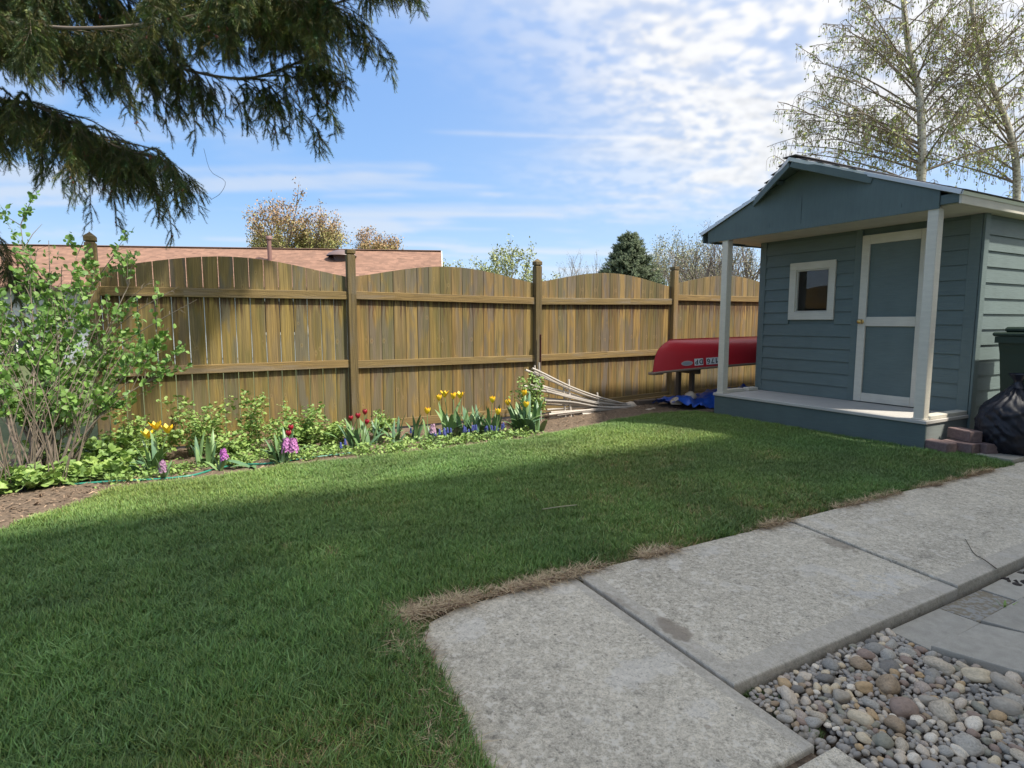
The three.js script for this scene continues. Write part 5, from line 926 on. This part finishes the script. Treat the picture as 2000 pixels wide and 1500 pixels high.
  for (const b of limbs) {
    const knots = [V(-6.3, spot(...b.way[0]).y + 0.35, -9.2), ...b.way.map((w) => spot(...w))], pts = curveThrough(knots, 90);
    part(tree, 'branch', tube(pts, spindle(pts, b.thick, 0.006), 7, 2), barkMat);
    let acc = 0;
    for (let i = 20; i <= 90; i++) {
      acc += pts[i].distanceTo(pts[i - 1]);
      const f = clamp((i / 90 * (knots.length - 1) - 1) / (b.way.length - 1)) * (b.way.length - 1), k = Math.min(b.way.length - 2, Math.floor(f)), drop = lerp(b.drop[k], b.drop[k + 1], f - k), ax = pts[i].clone().sub(pts[i - 1]).normalize(), side = V(ax.z, 0, -ax.x).normalize();
      while (acc > b.every) { acc -= b.every; const s = rnd() < 0.5 ? -1 : 1, out = side.clone().multiplyScalar(s * (0.15 + rnd())).addScaledVector(ax, 0.4 + 0.6 * rnd()).normalize(); if (vn(i * 0.16, b.thick * 900, 88) < 0.30) continue; hang(pts[i].clone().addScaledVector(ax, -rnd() * 0.045), out.add(V(0, 0.1 * rnd(), 0)).normalize(), drop); }
    }
    dress(pts.slice(60), 0, 1.1);
  }
  part(tree, 'twigs', join(wood), stdMat([0.20, 0.15, 0.105], 0.95)).userData.kind = 'stuff';
  const o = tree.position, shift = (l) => l.forEach(([m]) => { m.elements[12] -= o.x; m.elements[13] -= o.y; m.elements[14] -= o.z; });
  lists.forEach((l, i) => { shift(l); copies(tree, 'needles', shoots[i], mats[i], l); });
  const cone = new THREE.SphereGeometry(0.009, 7, 6); cone.scale(1, 1.7, 1); shift(cones);
  copies(tree, 'buds', cone, stdMat([0.20, 0.06, 0.05], 0.7), cones);
  // two loose hair-thin dead shoots
  part(tree, 'dead_shoot', tube(curveThrough([spot(398, 290, 6.0), spot(412, 335, 6.0), spot(440, 355, 6.0), spot(430, 378, 6.0), spot(412, 390, 6.0)], 14), 0.0022, 4), darkWood);
  part(tree, 'dead_shoot', tube(curveThrough([spot(572, 205, 5.75), spot(588, 225, 5.75), spot(592, 255, 5.75)], 8), 0.002, 4), darkWood);
}
// ---------------------------------------------------------------- trees beyond the fence
// limbs that fork and fork again; returns the wood and the ends of the last shoots
function grow(rnd, from, dir, len, r, depth, o, out) {
  const n = 4, pts = [from.clone()], d = dir.clone();
  for (let i = 0; i < n; i++) { d.add(V((rnd() - 0.5) * o.wild, (rnd() - 0.5) * o.wild * 0.6 + o.lift, (rnd() - 0.5) * o.wild)).normalize(); pts.push(pts[i].clone().addScaledVector(d, len / n)); }
  out.wood.push(tube(pts, spindle(pts, r, r * (depth ? 0.55 : 0.3)), depth > 2 ? 7 : depth > 0 ? 5 : 3));
  if (depth === 0) { out.ends.push(pts); return; }
  const kids = o.kids[depth] ?? 3;
  for (let k = 0; k < kids; k++) {
    const i = k === kids - 1 ? n : 1 + Math.floor(rnd() * n), a = rnd() * 6.283, s = k === kids - 1 ? o.spread * 0.4 : o.spread * (0.6 + 0.7 * rnd()), side = V(Math.cos(a), 0, Math.sin(a)).addScaledVector(d, -d.dot(V(Math.cos(a), 0, Math.sin(a)))).normalize();
    grow(rnd, pts[i], d.clone().addScaledVector(side, s).normalize(), len * (0.55 + 0.25 * rnd()), r * 0.52, depth - 1, o, out);
  }
}
const budLeaf = leafShape(0.11, 0.06, 0.2, 0.1), tinyLeaf = leafShape(0.045, 0.024, 0.15, 0.2);
function farTree(name, label, category, [x, z], seed, o) {
  const rnd = seeded(seed), t = thing(name, label, category, [x, -0.17, z], o.group), out = { wood: [], ends: [] }, top = o.trunk;
  const pts = curveThrough([V(0, 0, 0), V((rnd() - 0.5) * 0.1, top * 0.5, (rnd() - 0.5) * 0.1), V((rnd() - 0.5) * 0.2, top, (rnd() - 0.5) * 0.2)], 8);
  local(t, 'trunk', tube(pts, spindle(pts, o.r, o.r * 0.7), 10, 3), barkMat);
  for (let k = 0; k < o.limbs; k++) { const a = k / o.limbs * 6.283 + rnd(), s = o.open * (0.35 + 0.75 * rnd()); grow(rnd, pts[8].clone().add(V(0, -rnd() * top * 0.2, 0)), V(Math.cos(a) * s, 1, Math.sin(a) * s).normalize(), o.len * (0.75 + 0.4 * rnd()), o.r * 0.5, o.depth, o, out); }
  local(t, 'limbs', join(out.wood), stdMat(o.wood ?? [0.20, 0.16, 0.12], 0.95)).userData.kind = 'stuff';
  const list = [];
  for (const e of out.ends) for (let k = 0; k < o.leaves; k++) {
    const p = e[0].clone().lerp(e[e.length - 1], rnd()).add(V((rnd() - 0.5) * o.puff, (rnd() - 0.5) * o.puff, (rnd() - 0.5) * o.puff)), d = V(rnd() - 0.5, rnd() - 0.3, rnd() - 0.5).normalize(), h = clamp(p.y / o.tall), c = o.tint(h, rnd, p);
    list.push([turnTo(p, d, o.size * (0.6 + 0.8 * rnd()), rnd() * 6), colour(...c)]);
  }
  if (list.length) copies(t, 'crown', budLeaf, stdMat([1, 1, 1], 0.7), list);
  return t;
}
const MAPLE = { group: 'budding trees behind the neighbouring roof', trunk: 3.6, r: 0.2, limbs: 13, open: 1.15, len: 1.8, depth: 3, kids: { 3: 4, 2: 4, 1: 4 }, wild: 0.22, lift: 0.07, spread: 0.62, leaves: 26, puff: 0.5, size: 0.95, tall: 9, wood: [0.21, 0.165, 0.125] };
const russet = (h, rnd, p) => { const g = smooth(0.80, 0.55, h + 0.15 * (rnd() - 0.5)); const k = 0.7 + 0.6 * rnd(); return mixed([0.38 * k, 0.235 * k, 0.12 * k], [0.27 * k, 0.28 * k, 0.085 * k], clamp(g + (rnd() < 0.2 ? 0.6 : 0))); };
farTree('maple_tree', 'large round russet and green budding tree behind the brown roof', 'tree', [5.56, -35.76], 11, { ...MAPLE, len: 1.95, tint: russet });
farTree('maple_tree', 'small russet budding tree behind the right half of the brown roof', 'tree', [11.66, -39.26], 17, { ...MAPLE, trunk: 4.4, limbs: 9, len: 1.35, r: 0.16, open: 0.9, tall: 8.4, tint: russet });
const pale = (a, b) => (h, rnd) => { const k = 0.75 + 0.5 * rnd(); return mixed(scaled(a, k), scaled(b, k), rnd()); };
const SOFT = { group: 'pale spring trees beyond the fence', trunk: 1.2, r: 0.14, limbs: 8, open: 0.8, len: 1.6, depth: 3, kids: { 3: 3, 2: 4, 1: 3 }, wild: 0.25, lift: 0.08, spread: 0.6, leaves: 14, puff: 0.35, size: 0.8, tall: 6, wood: [0.27, 0.24, 0.20] };
farTree('willow_tree', 'pale yellow green tree just beyond the second fence panel', 'tree', [11.85, -23.15], 21, { ...SOFT, trunk: 0.8, len: 1.46, open: 1.45, limbs: 13, leaves: 34, tint: pale([0.24, 0.27, 0.085], [0.33, 0.36, 0.15]) });
farTree('willow_tree', 'small pale green tree top left of the third fence post', 'tree', [14.3, -24.0], 22, { ...SOFT, trunk: 0.6, len: 1.15, limbs: 9, leaves: 26, tint: pale([0.22, 0.25, 0.085], [0.32, 0.34, 0.15]) });
farTree('bare_tree', 'leafless grey tree right of the third fence post', 'tree', [23.2, -32.9], 23, { ...SOFT, trunk: 1.6, len: 1.75, leaves: 7, puff: 0.3, size: 0.5, r: 0.13, tint: pale([0.26, 0.22, 0.17], [0.33, 0.28, 0.22]) });
farTree('bare_tree', 'leafless grey tree just left of the dark spruce', 'tree', [24.9, -31.6], 24, { ...SOFT, trunk: 1.5, len: 1.8, leaves: 7, puff: 0.3, size: 0.5, r: 0.13, tint: pale([0.28, 0.22, 0.18], [0.34, 0.29, 0.22]) });
farTree('willow_tree', 'tall pale green feathery tree right behind the dark spruce', 'tree', [29.6, -31.4], 25, { ...SOFT, trunk: 2.0, len: 2.5, r: 0.2, leaves: 20, puff: 0.45, size: 0.9, tint: pale([0.25, 0.25, 0.13], [0.33, 0.34, 0.20]) });
farTree('willow_tree', 'pale green feathery tree left of the shed porch post', 'tree', [31.6, -30.0], 26, { ...SOFT, trunk: 1.9, len: 2.2, r: 0.2, leaves: 20, puff: 0.45, size: 0.9, tint: pale([0.25, 0.25, 0.13], [0.34, 0.32, 0.20]) });
farTree('blossom_tree', 'thin pinkish grey tree seen between the porch post and the shed wall', 'tree', [25.2, -21.2], 27, { ...SOFT, trunk: 1.5, len: 2.05, r: 0.16, leaves: 12, puff: 0.35, size: 0.6, wood: [0.20, 0.16, 0.14], tint: pale([0.33, 0.27, 0.22], [0.27, 0.27, 0.13]) });
farTree('blossom_tree', 'thin grey tree showing left of the porch post under the eave', 'tree', [23.3, -22.0], 28, { ...SOFT, trunk: 1.4, len: 1.9, r: 0.15, leaves: 11, puff: 0.35, size: 0.55, wood: [0.20, 0.16, 0.14], tint: pale([0.34, 0.27, 0.23], [0.28, 0.26, 0.14]) });
// dark spruce beyond the fence
{
  const rnd = seeded(333), t = thing('spruce_tree', 'broad dark green spruce beyond the third fence panel', 'tree', [18.33, -0.17, -21.86]), top = 5.42;
  local(t, 'trunk', tube([V(0, 0, 0), V(0, 3, 0), V(0.03, top, 0)], [0.16, 0.09, 0.015], 8, 3), barkMat);
  const spray = (() => { const r = seeded(5), pos = [], idx = []; for (let i = 0; i < 60; i++) { const y = 0.26 * i / 60, a = r() * 6.283, out = 0.05 + 0.02 * r(), w = 0.006, dx = Math.cos(a), dz = Math.sin(a), o = pos.length / 3; pos.push(-dz * w, y, dx * w, dz * w, y, -dx * w, dx * out, y + 0.05, dz * out); idx.push(o, o + 1, o + 2); } return geo(pos, idx); })(), list = [], wood = [];
  for (let y = 1.0; y < top - 0.1; y += 0.105) {
    const f = (top - y) / (top - 1), reach = 2.2 * Math.pow(f, 0.80) + 0.05, n = Math.round(7 + reach * 6);
    for (let k = 0; k < n; k++) {
      const a = rnd() * 6.283, l = reach * (0.7 + 0.42 * rnd()), d = V(Math.cos(a), 0, Math.sin(a)), b = V(0, y + (rnd() - 0.5) * 0.1, 0), e = b.clone().addScaledVector(d, l).add(V(0, 0.10 * l - 0.02, 0)), m = b.clone().lerp(e, 0.5).add(V(0, -0.10 * l, 0)), pts = curveThrough([b, m, e], 8);
      wood.push(tube(pts, spindle(pts, 0.012, 0.004), 4));
      for (let i = 2; i <= 8; i++) for (let q = 0; q < 4; q++) { const dd = pts[i].clone().sub(pts[i - 1]).normalize().add(V((rnd() - 0.5) * 1.3, (rnd() - 0.35) * 1.0, (rnd() - 0.5) * 1.3)).normalize(), g = 0.8 + 0.5 * rnd(); list.push([turnTo(pts[i], dd, 0.7 + 0.5 * rnd(), 0), colour(g, g, g * 0.95)]); }
    }
  }
  local(t, 'branches', join(wood), darkWood).userData.kind = 'stuff';
  copies(t, 'crown', spray, stdMat([0.13, 0.165, 0.092], 0.65), list);
}
// the two birches behind the shed: arching limbs, hanging twigs, catkins and first leaves
function birch(label, knots, seed, limbs, r0) {
  const rnd = seeded(seed), base = knots[0].clone(); base.y = -0.15;
  const t = thing('birch_tree', label, 'tree', [base.x, base.y, base.z], 'birches behind the shed'), o = t.position, pts = curveThrough([base, ...knots], 60);
  const birchBark = colourMap(128, 256, (x, y) => { const n = fbm(x / 20, y / 5, seed, 4, 6), b = fbm(x / 30, y / 30, seed + 3, 3, 4); return mixed([0.44, 0.41, 0.33], [0.13, 0.105, 0.08], clamp(smooth(0.56, 0.68, n) * 0.8 + smooth(0.5, 0.72, b) * 0.4)); });
  part(t, 'trunk', tube(pts, spindle(pts, r0, 0.035), 12, 2), stdMat([1, 1, 1], 0.8, { map: birchBark }));
  const wood = [], leaves = [[], []];
  const hangTwig = (p, out, len) => {
    const q = curveThrough([p, p.clone().addScaledVector(out, len * 0.35).add(V(0, -len * 0.15, 0)), p.clone().addScaledVector(out, len * 0.45).add(V((rnd() - 0.5) * 0.1, -len * 0.8, (rnd() - 0.5) * 0.1))], 5);
    wood.push(tube(q, spindle(q, 0.0055, 0.0025), 3));
    const n = Math.round(len * 14);
    for (let k = 0; k < n; k++) { const lp = q[0].clone().lerp(q[5], rnd()).add(V((rnd() - 0.5) * 0.07, (rnd() - 0.5) * 0.05, (rnd() - 0.5) * 0.07)); if (rnd() < 0.42) leaves[1].push([turnTo(lp.sub(o), V((rnd() - 0.5) * 0.5, -1, (rnd() - 0.5) * 0.5).normalize(), 0.7 + 0.6 * rnd()), undefined]); else { const y = 0.75 + 0.5 * rnd(); leaves[0].push([turnTo(lp.sub(o), V(rnd() - 0.5, -0.6 + 0.6 * rnd(), rnd() - 0.5).normalize(), 0.95 + 0.8 * rnd(), rnd() * 6), colour(y * (0.9 + 0.3 * rnd()), y, y)]); } }
  };
  const bough = (p, dir, len, r, level, sag) => {
    const n = 10, q = [p.clone()], d = dir.clone();
    for (let i = 0; i < n; i++) { d.add(V((rnd() - 0.5) * 0.18, -sag + (rnd() - 0.5) * 0.1, (rnd() - 0.5) * 0.18)).normalize(); q.push(q[i].clone().addScaledVector(d, len / n)); }
    (level === 0 ? (g) => part(t, 'bough', g, barkMat) : (g) => wood.push(g))(tube(q, spindle(q, r, 0.006), level ? 4 : 7));
    for (let i = 2; i <= n; i++) {
      if (level < 1 && rnd() < 0.5) { const a = rnd() * 6.283, e = q[i].clone().sub(q[i - 1]).normalize().multiplyScalar(0.8).add(V(Math.cos(a), 0.35 * rnd(), Math.sin(a)).multiplyScalar(0.9)).normalize(); bough(q[i], e, len * (0.25 + 0.25 * rnd()), r * 0.42, level + 1, sag * 1.5); if (rnd() < 0.25) bough(q[i], V(Math.cos(a + 2.4), 0.2, Math.sin(a + 2.4)).addScaledVector(e, 0.5).normalize(), len * (0.2 + 0.25 * rnd()), r * 0.4, level + 1, sag * 1.8); }
      for (let k = 0; k < 2; k++) if (rnd() < 0.5) { const a = rnd() * 6.283; hangTwig(q[i], V(Math.cos(a), 0, Math.sin(a)), 0.22 + 0.38 * rnd()); }
    }
  };
  for (const [g, az, rise, len] of limbs) { const f = g * 0.86 - 0.15, i = Math.round(f * 60), dir = SIDE.clone().multiplyScalar(Math.cos(az)).addScaledVector(AHEAD, Math.sin(az)).add(V(0, rise + 0.25, 0)).normalize(); bough(pts[i], dir, len, 0.022 * (1.25 - f * 0.6), 0, 0.022); }
  part(t, 'twigs', join(wood), stdMat([0.27, 0.215, 0.165], 0.9)).userData.kind = 'stuff';
  copies(t, 'leaves', tinyLeaf, stdMat([0.36, 0.42, 0.13], 0.6), leaves[0]);
  const catkin = new THREE.CylinderGeometry(0.006, 0.004, 0.07, 5); catkin.translate(0, 0.035, 0);
  copies(t, 'catkins', catkin, stdMat([0.25, 0.195, 0.12], 0.8), leaves[1]);
}
{
  const both = (r, n, lo, hi, len) => Array.from({ length: n }, (_, k) => [lerp(lo, hi, (k + 0.5 * r()) / n), (k % 2 ? Math.PI : 0) + (r() - 0.5) * 2.1, 0.35 + 0.75 * r(), len * (0.75 + 0.5 * r())]);
  const r1 = seeded(71), r2 = seeded(72);
  birch('pale trunked birch with hanging catkins rising behind the shed roof', [spot(1800, 345, 13.2), spot(1800, 250, 13.2), spot(1795, 180, 13.3), spot(1778, 110, 13.4), spot(1768, 40, 13.4), spot(1762, -60, 13.5), spot(1755, -180, 13.5), spot(1750, -300, 13.6)], 3101, [[0.40, 3.05, 0.35, 2.4], [0.42, 0.2, 0.5, 2.2], [0.46, 3.3, 0.55, 2.6], [0.50, -0.2, 0.9, 2.6], [0.52, 2.8, 0.65, 2.7], [0.55, 0.5, 1.3, 2.8], [0.58, 3.2, 0.7, 2.5], [0.60, 0.0, 0.8, 2.0], [0.62, 3.0, 0.75, 2.3], [0.30, 3.0, 0.25, 2.6], [0.31, 3.3, 0.15, 2.9], [0.33, 2.9, 0.2, 3.0], [0.345, 3.1, 0.1, 2.6], [0.38, 3.25, 0.25, 2.8], [0.40, 2.85, 0.2, 2.6], [0.32, -0.3, 0.2, 2.4], [0.33, 0.1, 0.3, 2.4], [0.36, 2.7, 0.4, 2.6], [0.37, 3.5, 0.3, 2.2], [0.34, 1.7, 0.4, 2], [0.35, 4.6, 0.4, 1.8], [0.43, 2.5, 0.5, 2.8], [0.64, 1.6, 0.7, 1.9], [0.66, 4.5, 0.7, 1.9], [0.69, 3.2, 0.8, 2.1], ...both(r1, 10, 0.45, 0.97, 1.9)], 0.098);
  birch('second birch at the right edge of the picture with a leaning trunk', [spot(1986, 380, 13.6), spot(1982, 300, 13.6), spot(1970, 250, 13.6), spot(1945, 185, 13.7), spot(1922, 120, 13.8), spot(1905, 60, 13.8), spot(1898, 0, 13.9), spot(1890, -100, 14), spot(1885, -250, 14)], 3102, [[0.36, 3.1, 0.5, 2.0], [0.28, 3.2, 0.3, 2.2], [0.30, 0.0, 0.3, 2.0], [0.32, 2.7, 0.4, 2.3], [0.33, 1.7, 0.4, 2], [0.40, 0.1, 0.6, 2.2], [0.44, 3.4, 0.8, 2.2], [0.48, 0.3, 0.7, 2.2], [0.53, 2.9, 0.7, 2.0], [0.56, -0.2, 0.8, 2.2], [0.60, 3.2, 0.8, 1.9], ...both(r2, 11, 0.40, 0.95, 1.9)], 0.084);
}

// ---------------------------------------------------------------- the neighbour's house beyond the fence
{
  const n = V(0.37136784, 0, -0.92848583), e = V(0.92848583, 0, 0.37136784), H = (a, y, d) => EYE.clone().setY(0).addScaledVector(e, a).addScaledVector(n, d).setY(y);   // a along the ridge, d away from us
  const house = thing('neighbour_house', 'long low neighbouring house with a reddish brown shingle roof', 'house', H(-9, -0.17, 24).toArray());
  const roofMap = colourMap(1024, 512, (i, j) => { const row = Math.floor(j / 16), x = i / 1024 * 12; const tab = hash(Math.floor(x * 3.2 + hash(row, 1, 3) * 9), row, 7), t2 = hash(Math.floor(x * 6.5 + hash(row, 2, 3) * 9), row, 8), k = hash(i, j, 9); const v = 0.62 + 0.55 * tab * 0.6 + 0.25 * t2 + 0.1 * (k - 0.5); return [0.25 * v, 0.138 * v, 0.092 * v].map((c) => c * (j % 16 < 2 ? 0.82 : 1)); });
  const roofMat = stdMat([1, 1, 1], 0.95, { map: roofMap });
  const A0 = -30, A1 = 0.15, D0 = 20, DR = 24.5, D1 = 29, YE = 2.30, YR = 4.03;
  const slope = (d0, y0, d1, y1) => { const t = 0.05, c = [[A0, y0, d0], [A1, y0, d0], [A1, y1, d1], [A0, y1, d1]].map((q) => H(...q)), u = c.map((q) => q.clone().add(V(0, -t, 0))), pos = [], uv = [], L = Math.hypot(d1 - d0, y1 - y0); const quad = (a, b, cc, d, w) => { [a, b, cc, a, cc, d].forEach((q) => pos.push(q.x, q.y, q.z)); uv.push(...w); }; const W = (A1 - A0) / 12, Hh = L / 4.8, full = [0, 0, W, 0, W, Hh, 0, 0, W, Hh, 0, Hh], edge = [0, 0, 0.1, 0, 0.1, 0.01, 0, 0, 0.1, 0.01, 0, 0.01]; quad(c[0], c[1], c[2], c[3], full); quad(u[1], u[0], u[3], u[2], edge); for (let i = 0; i < 4; i++) quad(c[i], u[i], u[(i + 1) % 4], c[(i + 1) % 4], edge); return geo(pos, null, uv); };
  const roof = part(house, 'roof', slope(D0, YE, DR, YR), roofMat);
  part(house, 'roof', slope(D1, YE, DR, YR), roofMat);
  part(roof, 'ridge_cap', beam(H(A0, YR + 0.02, DR), H(A1, YR + 0.02, DR), 0.22, 0.03, 0.005), stdMat([0.20, 0.13, 0.10], 0.95));
  part(roof, 'eave_gutter', beam(H(A0, YE - 0.09, D0 + 0.03), H(A1, YE - 0.09, D0 + 0.03), 0.09, 0.10, 0.01), stdMat([0.09, 0.065, 0.05], 0.6));
  part(house, 'rake_trim', beam(H(A1 + 0.02, YE - 0.08, D0 + 0.02), H(A1 + 0.02, YR - 0.06, DR), 0.03, 0.16, 0.004), stdMat([0.70, 0.70, 0.68], 0.6));
  const wallMat = stdMat([0.46, 0.485, 0.50], 0.7), W0 = D0 + 0.45;
  const wall = part(house, 'wall', (() => { const pos = [], q = (a, b, c, d) => [a, b, c, a, c, d].forEach((p) => pos.push(p.x, p.y, p.z)); const b = [[A0 + 0.3, W0], [A1 - 0.3, W0], [A1 - 0.3, D1 - 0.45], [A0 + 0.3, D1 - 0.45]]; for (let i = 0; i < 4; i++) { const [a, d] = b[i], [a2, d2] = b[(i + 1) % 4]; q(H(a, -0.17, d), H(a2, -0.17, d2), H(a2, YE + 0.1, d2), H(a, YE + 0.1, d)); } for (const a of [A0 + 0.3, A1 - 0.3]) { const p = H(a, YE, W0), s = H(a, YR - 0.1, DR), r = H(a, YE, D1 - 0.45); pos.push(p.x, p.y, p.z, s.x, s.y, s.z, r.x, r.y, r.z); } return geo(pos); })(), wallMat);
  for (let i = 0; i < 12; i++) { const y = 0.0 + i * 0.19; part(wall, 'siding_board', beam(H(-16, y + 0.095, W0 - 0.012), H(-6, y + 0.095, W0 - 0.012), 0.022, 0.182, 0.004), wallMat); }
  for (const [a, w, y0, y1] of [[-13.2, 0.9, -0.05, 0.85], [-9.2, 1.1, 0.9, 1.9], [-5.0, 1.4, 0.8, 1.9]]) {
    const win = part(house, 'window', join([beam(H(a - w / 2, y0, W0 - 0.05), H(a + w / 2, y0, W0 - 0.05), 0.06, 0.08), beam(H(a - w / 2, y1, W0 - 0.05), H(a + w / 2, y1, W0 - 0.05), 0.06, 0.08), beam(H(a - w / 2, y0, W0 - 0.05), H(a - w / 2, y1, W0 - 0.05), 0.06, 0.08), beam(H(a + w / 2, y0, W0 - 0.05), H(a + w / 2, y1, W0 - 0.05), 0.06, 0.08), beam(H(a, y0, W0 - 0.05), H(a, y1, W0 - 0.05), 0.04, 0.05)]), stdMat([0.7, 0.7, 0.68], 0.5));
    part(win, 'pane', beam(H(a - w / 2, (y0 + y1) / 2, W0 - 0.035), H(a + w / 2, (y0 + y1) / 2, W0 - 0.035), 0.01, y1 - y0), stdMat([0.02, 0.025, 0.035], 0.05));
  }
  const pipeAt = H(-6.13, 0, 23), pm = stdMat([0.20, 0.11, 0.095], 0.6), pipe = part(house, 'vent_pipe', tube([V(pipeAt.x, 3.3, pipeAt.z), V(pipeAt.x, 4.26, pipeAt.z)], 0.075, 14), pm);
  part(pipe, 'pipe_cap', tube([V(pipeAt.x, 4.20, pipeAt.z), V(pipeAt.x, 4.32, pipeAt.z), V(pipeAt.x, 4.325, pipeAt.z)], [0.11, 0.11, 0.02], 14), pm);
  const ventAt = H(-3.6, 3.66, 23.3), dome = new THREE.LatheGeometry([[0.56, 0], [0.55, 0.03], [0.46, 0.11], [0.3, 0.19], [0.1, 0.235], [0.001, 0.24]].map((q) => new THREE.Vector2(...q)), 24); dome.translate(ventAt.x, ventAt.y, ventAt.z);
  const vent = part(house, 'roof_vent', dome, stdMat([0.16, 0.11, 0.10], 0.5));
  part(vent, 'vent_neck', tube([ventAt.clone().add(V(0, -0.25, 0)), ventAt.clone().add(V(0, 0.05, 0))], 0.3, 16), stdMat([0.10, 0.07, 0.065], 0.7));
}

// ---------------------------------------------------------------- the house whose shade lies over the path and half the lawn
{
  const X0 = 1.0, X1 = 9.45, WALL = 0.95, EAVE = 0.32, TOP = 8.3, DEEP = 9.5, house = thing('house', 'tall pale sided house behind the viewer that shades the path', 'house', [4.2, -0.1, 5]);
  const siding = stdMat([0.80, 0.78, 0.73], 0.7), trim = stdMat([0.75, 0.75, 0.73], 0.6), pane = stdMat([0.03, 0.035, 0.045], 0.05), P = (nm, g, m) => part(house, nm, g, m);
  const wall = P('wall', join([slabBox(X0 + 0.3, X1 - 0.3, -0.1, TOP, WALL, WALL + 0.2, 0.005), slabBox(X0 + 0.3, X1 - 0.3, -0.1, TOP, DEEP, DEEP + 0.2, 0.005), slabBox(X0 + 0.3, X0 + 0.5, -0.1, TOP, WALL + 0.2, DEEP, 0.005), slabBox(X1 - 0.5, X1 - 0.3, -0.1, TOP, WALL + 0.2, DEEP, 0.005)]), siding);
  for (let i = 0; i < 24; i++) part(wall, 'siding_board', beam(V(X0 + 0.3, 0.3 + i * 0.35 + 0.17, WALL - 0.008), V(X1 - 0.3, 0.3 + i * 0.35 + 0.17, WALL - 0.008), 0.014, 0.34, 0.003), siding);
  for (const s of [1, -1]) { const mid = (WALL + DEEP) / 2, e = s > 0 ? EAVE : DEEP + 0.85; P('roof', beam(V((X0 + X1) / 2, TOP + 0.05, e), V((X0 + X1) / 2, TOP + 0.05 + Math.abs(mid - e) * 0.4, mid), X1 - X0 + 0.2, 0.12, 0.01), stdMat([0.16, 0.13, 0.11], 0.95)); }
  P('gutter', beam(V(X0, TOP + 0.02, EAVE - 0.04), V(X1, TOP + 0.02, EAVE - 0.04), 0.11, 0.12, 0.01), trim);
  for (const [x, y] of [[2.2, 1.1], [6.2, 1.1], [2.2, 4.1], [4.2, 4.1], [6.2, 4.1], [2.2, 6.9], [6.2, 6.9]]) { const w = P('window', join([slabBox(x - 0.65, x + 0.65, y, y + 0.09, WALL - 0.06, WALL - 0.017, 0.004), slabBox(x - 0.65, x + 0.65, y + 1.3, y + 1.39, WALL - 0.06, WALL - 0.017, 0.004), slabBox(x - 0.65, x - 0.56, y + 0.091, y + 1.299, WALL - 0.06, WALL - 0.017, 0.004), slabBox(x + 0.56, x + 0.65, y + 0.091, y + 1.299, WALL - 0.06, WALL - 0.017, 0.004)]), trim); part(w, 'pane', slabBox(x - 0.559, x + 0.559, y + 0.0905, y + 1.2995, WALL - 0.03, WALL - 0.02, 0.001), pane); }
}
single('downspout', join([beam(V(2.07, 0.0, -0.635), V(2.22, 0.03, -0.1), 0.10, 0.075, 0.008), beam(V(2.22, 0.03, -0.1), V(2.4, 0.2, 0.7), 0.10, 0.075, 0.008)]), stdMat([0.72, 0.74, 0.77], 0.4), 'white downspout end at the lower right corner over the pebbles', 'downspout');

// ---------------------------------------------------------------- small things on the ground
single('twig', tube(curveThrough([[3.68, 0.016, -1.53], [3.58, 0.022, -1.47], [3.48, 0.016, -1.40], [3.42, 0.02, -1.33], [3.36, 0.017, -1.26]], 16), spindle(Array(17).fill(0), 0.0014, 0.003), 5), darkWood, 'thin curved dead twig lying on the concrete slab at the right', 'twig');
single('twig', tube(curveThrough([[1.9, 0.03, -3.05], [2.0, 0.045, -3.0], [2.12, 0.04, -2.99]], 8), 0.003, 5), stdMat([0.5, 0.42, 0.3], 0.9), 'short straw coloured twig lying in the middle of the lawn', 'twig');
{
  const rnd = seeded(15), list = [];
  for (let i = 0; i < 26; i++) { const g = stoneGeo(i % 5, 0.008 + 0.018 * rnd(), 0.006 + 0.014 * rnd(), 0.008 + 0.016 * rnd()); g.rotateY(rnd() * 6); g.translate(3.36 + rnd() * 0.24, -0.046 + 0.012 * rnd(), -1.235 + rnd() * 0.085); list.push(g); }
  single('soil_clods', join(list), stdMat([0.055, 0.043, 0.035], 1), 'small heap of dark soil clods on the pavers against the slab edge', 'soil', null, 'stuff');
  const weed = (x, y, z, n, s, label) => { const t = thing('weed', label, 'weed', [x, y, z], 'small weeds in the paving'); for (let k = 0; k < n; k++) place(t, 'leaf', strapShapes[k % 4], limeMats[k % 3], k * 6.283 / n + rnd(), s * (0.6 + 0.6 * rnd()), -0.5); };
  weed(3.06, -0.05, -1.105, 7, 0.24, 'small weed growing in a joint between the grey pavers');
  weed(2.38, -0.01, -2.30, 6, 0.2, 'small bright weed in the lawn edge by the second slab joint');
  const mossList = [];
  for (let i = 0; i < 420; i++) { const u = rnd(), x = 1.575 + rnd() * rnd() * 0.09, z = -1.235 + u * u * 0.24; mossList.push([new THREE.Matrix4().compose(V(x, -0.075 + 0.02 * rnd(), z), new THREE.Quaternion().setFromAxisAngle(V(0, 1, 0), rnd() * 6.28), V(0.35, 0.5, 0.35).multiplyScalar(0.6 + 0.6 * rnd())), undefined]); }
  const moss = thing('moss', 'patch of green moss in the slab corner beside the pebbles', 'moss', [0, 0, 0], null, 'stuff');
  copies(moss, 'sprigs', tuft(55, 14, 0.03, 0.03, 0.06, 0.008, [[0.11, 0.17, 0.045], [0.15, 0.21, 0.06]], 1.0), bladeMat, mossList);
}
renderer.render(scene, camera);
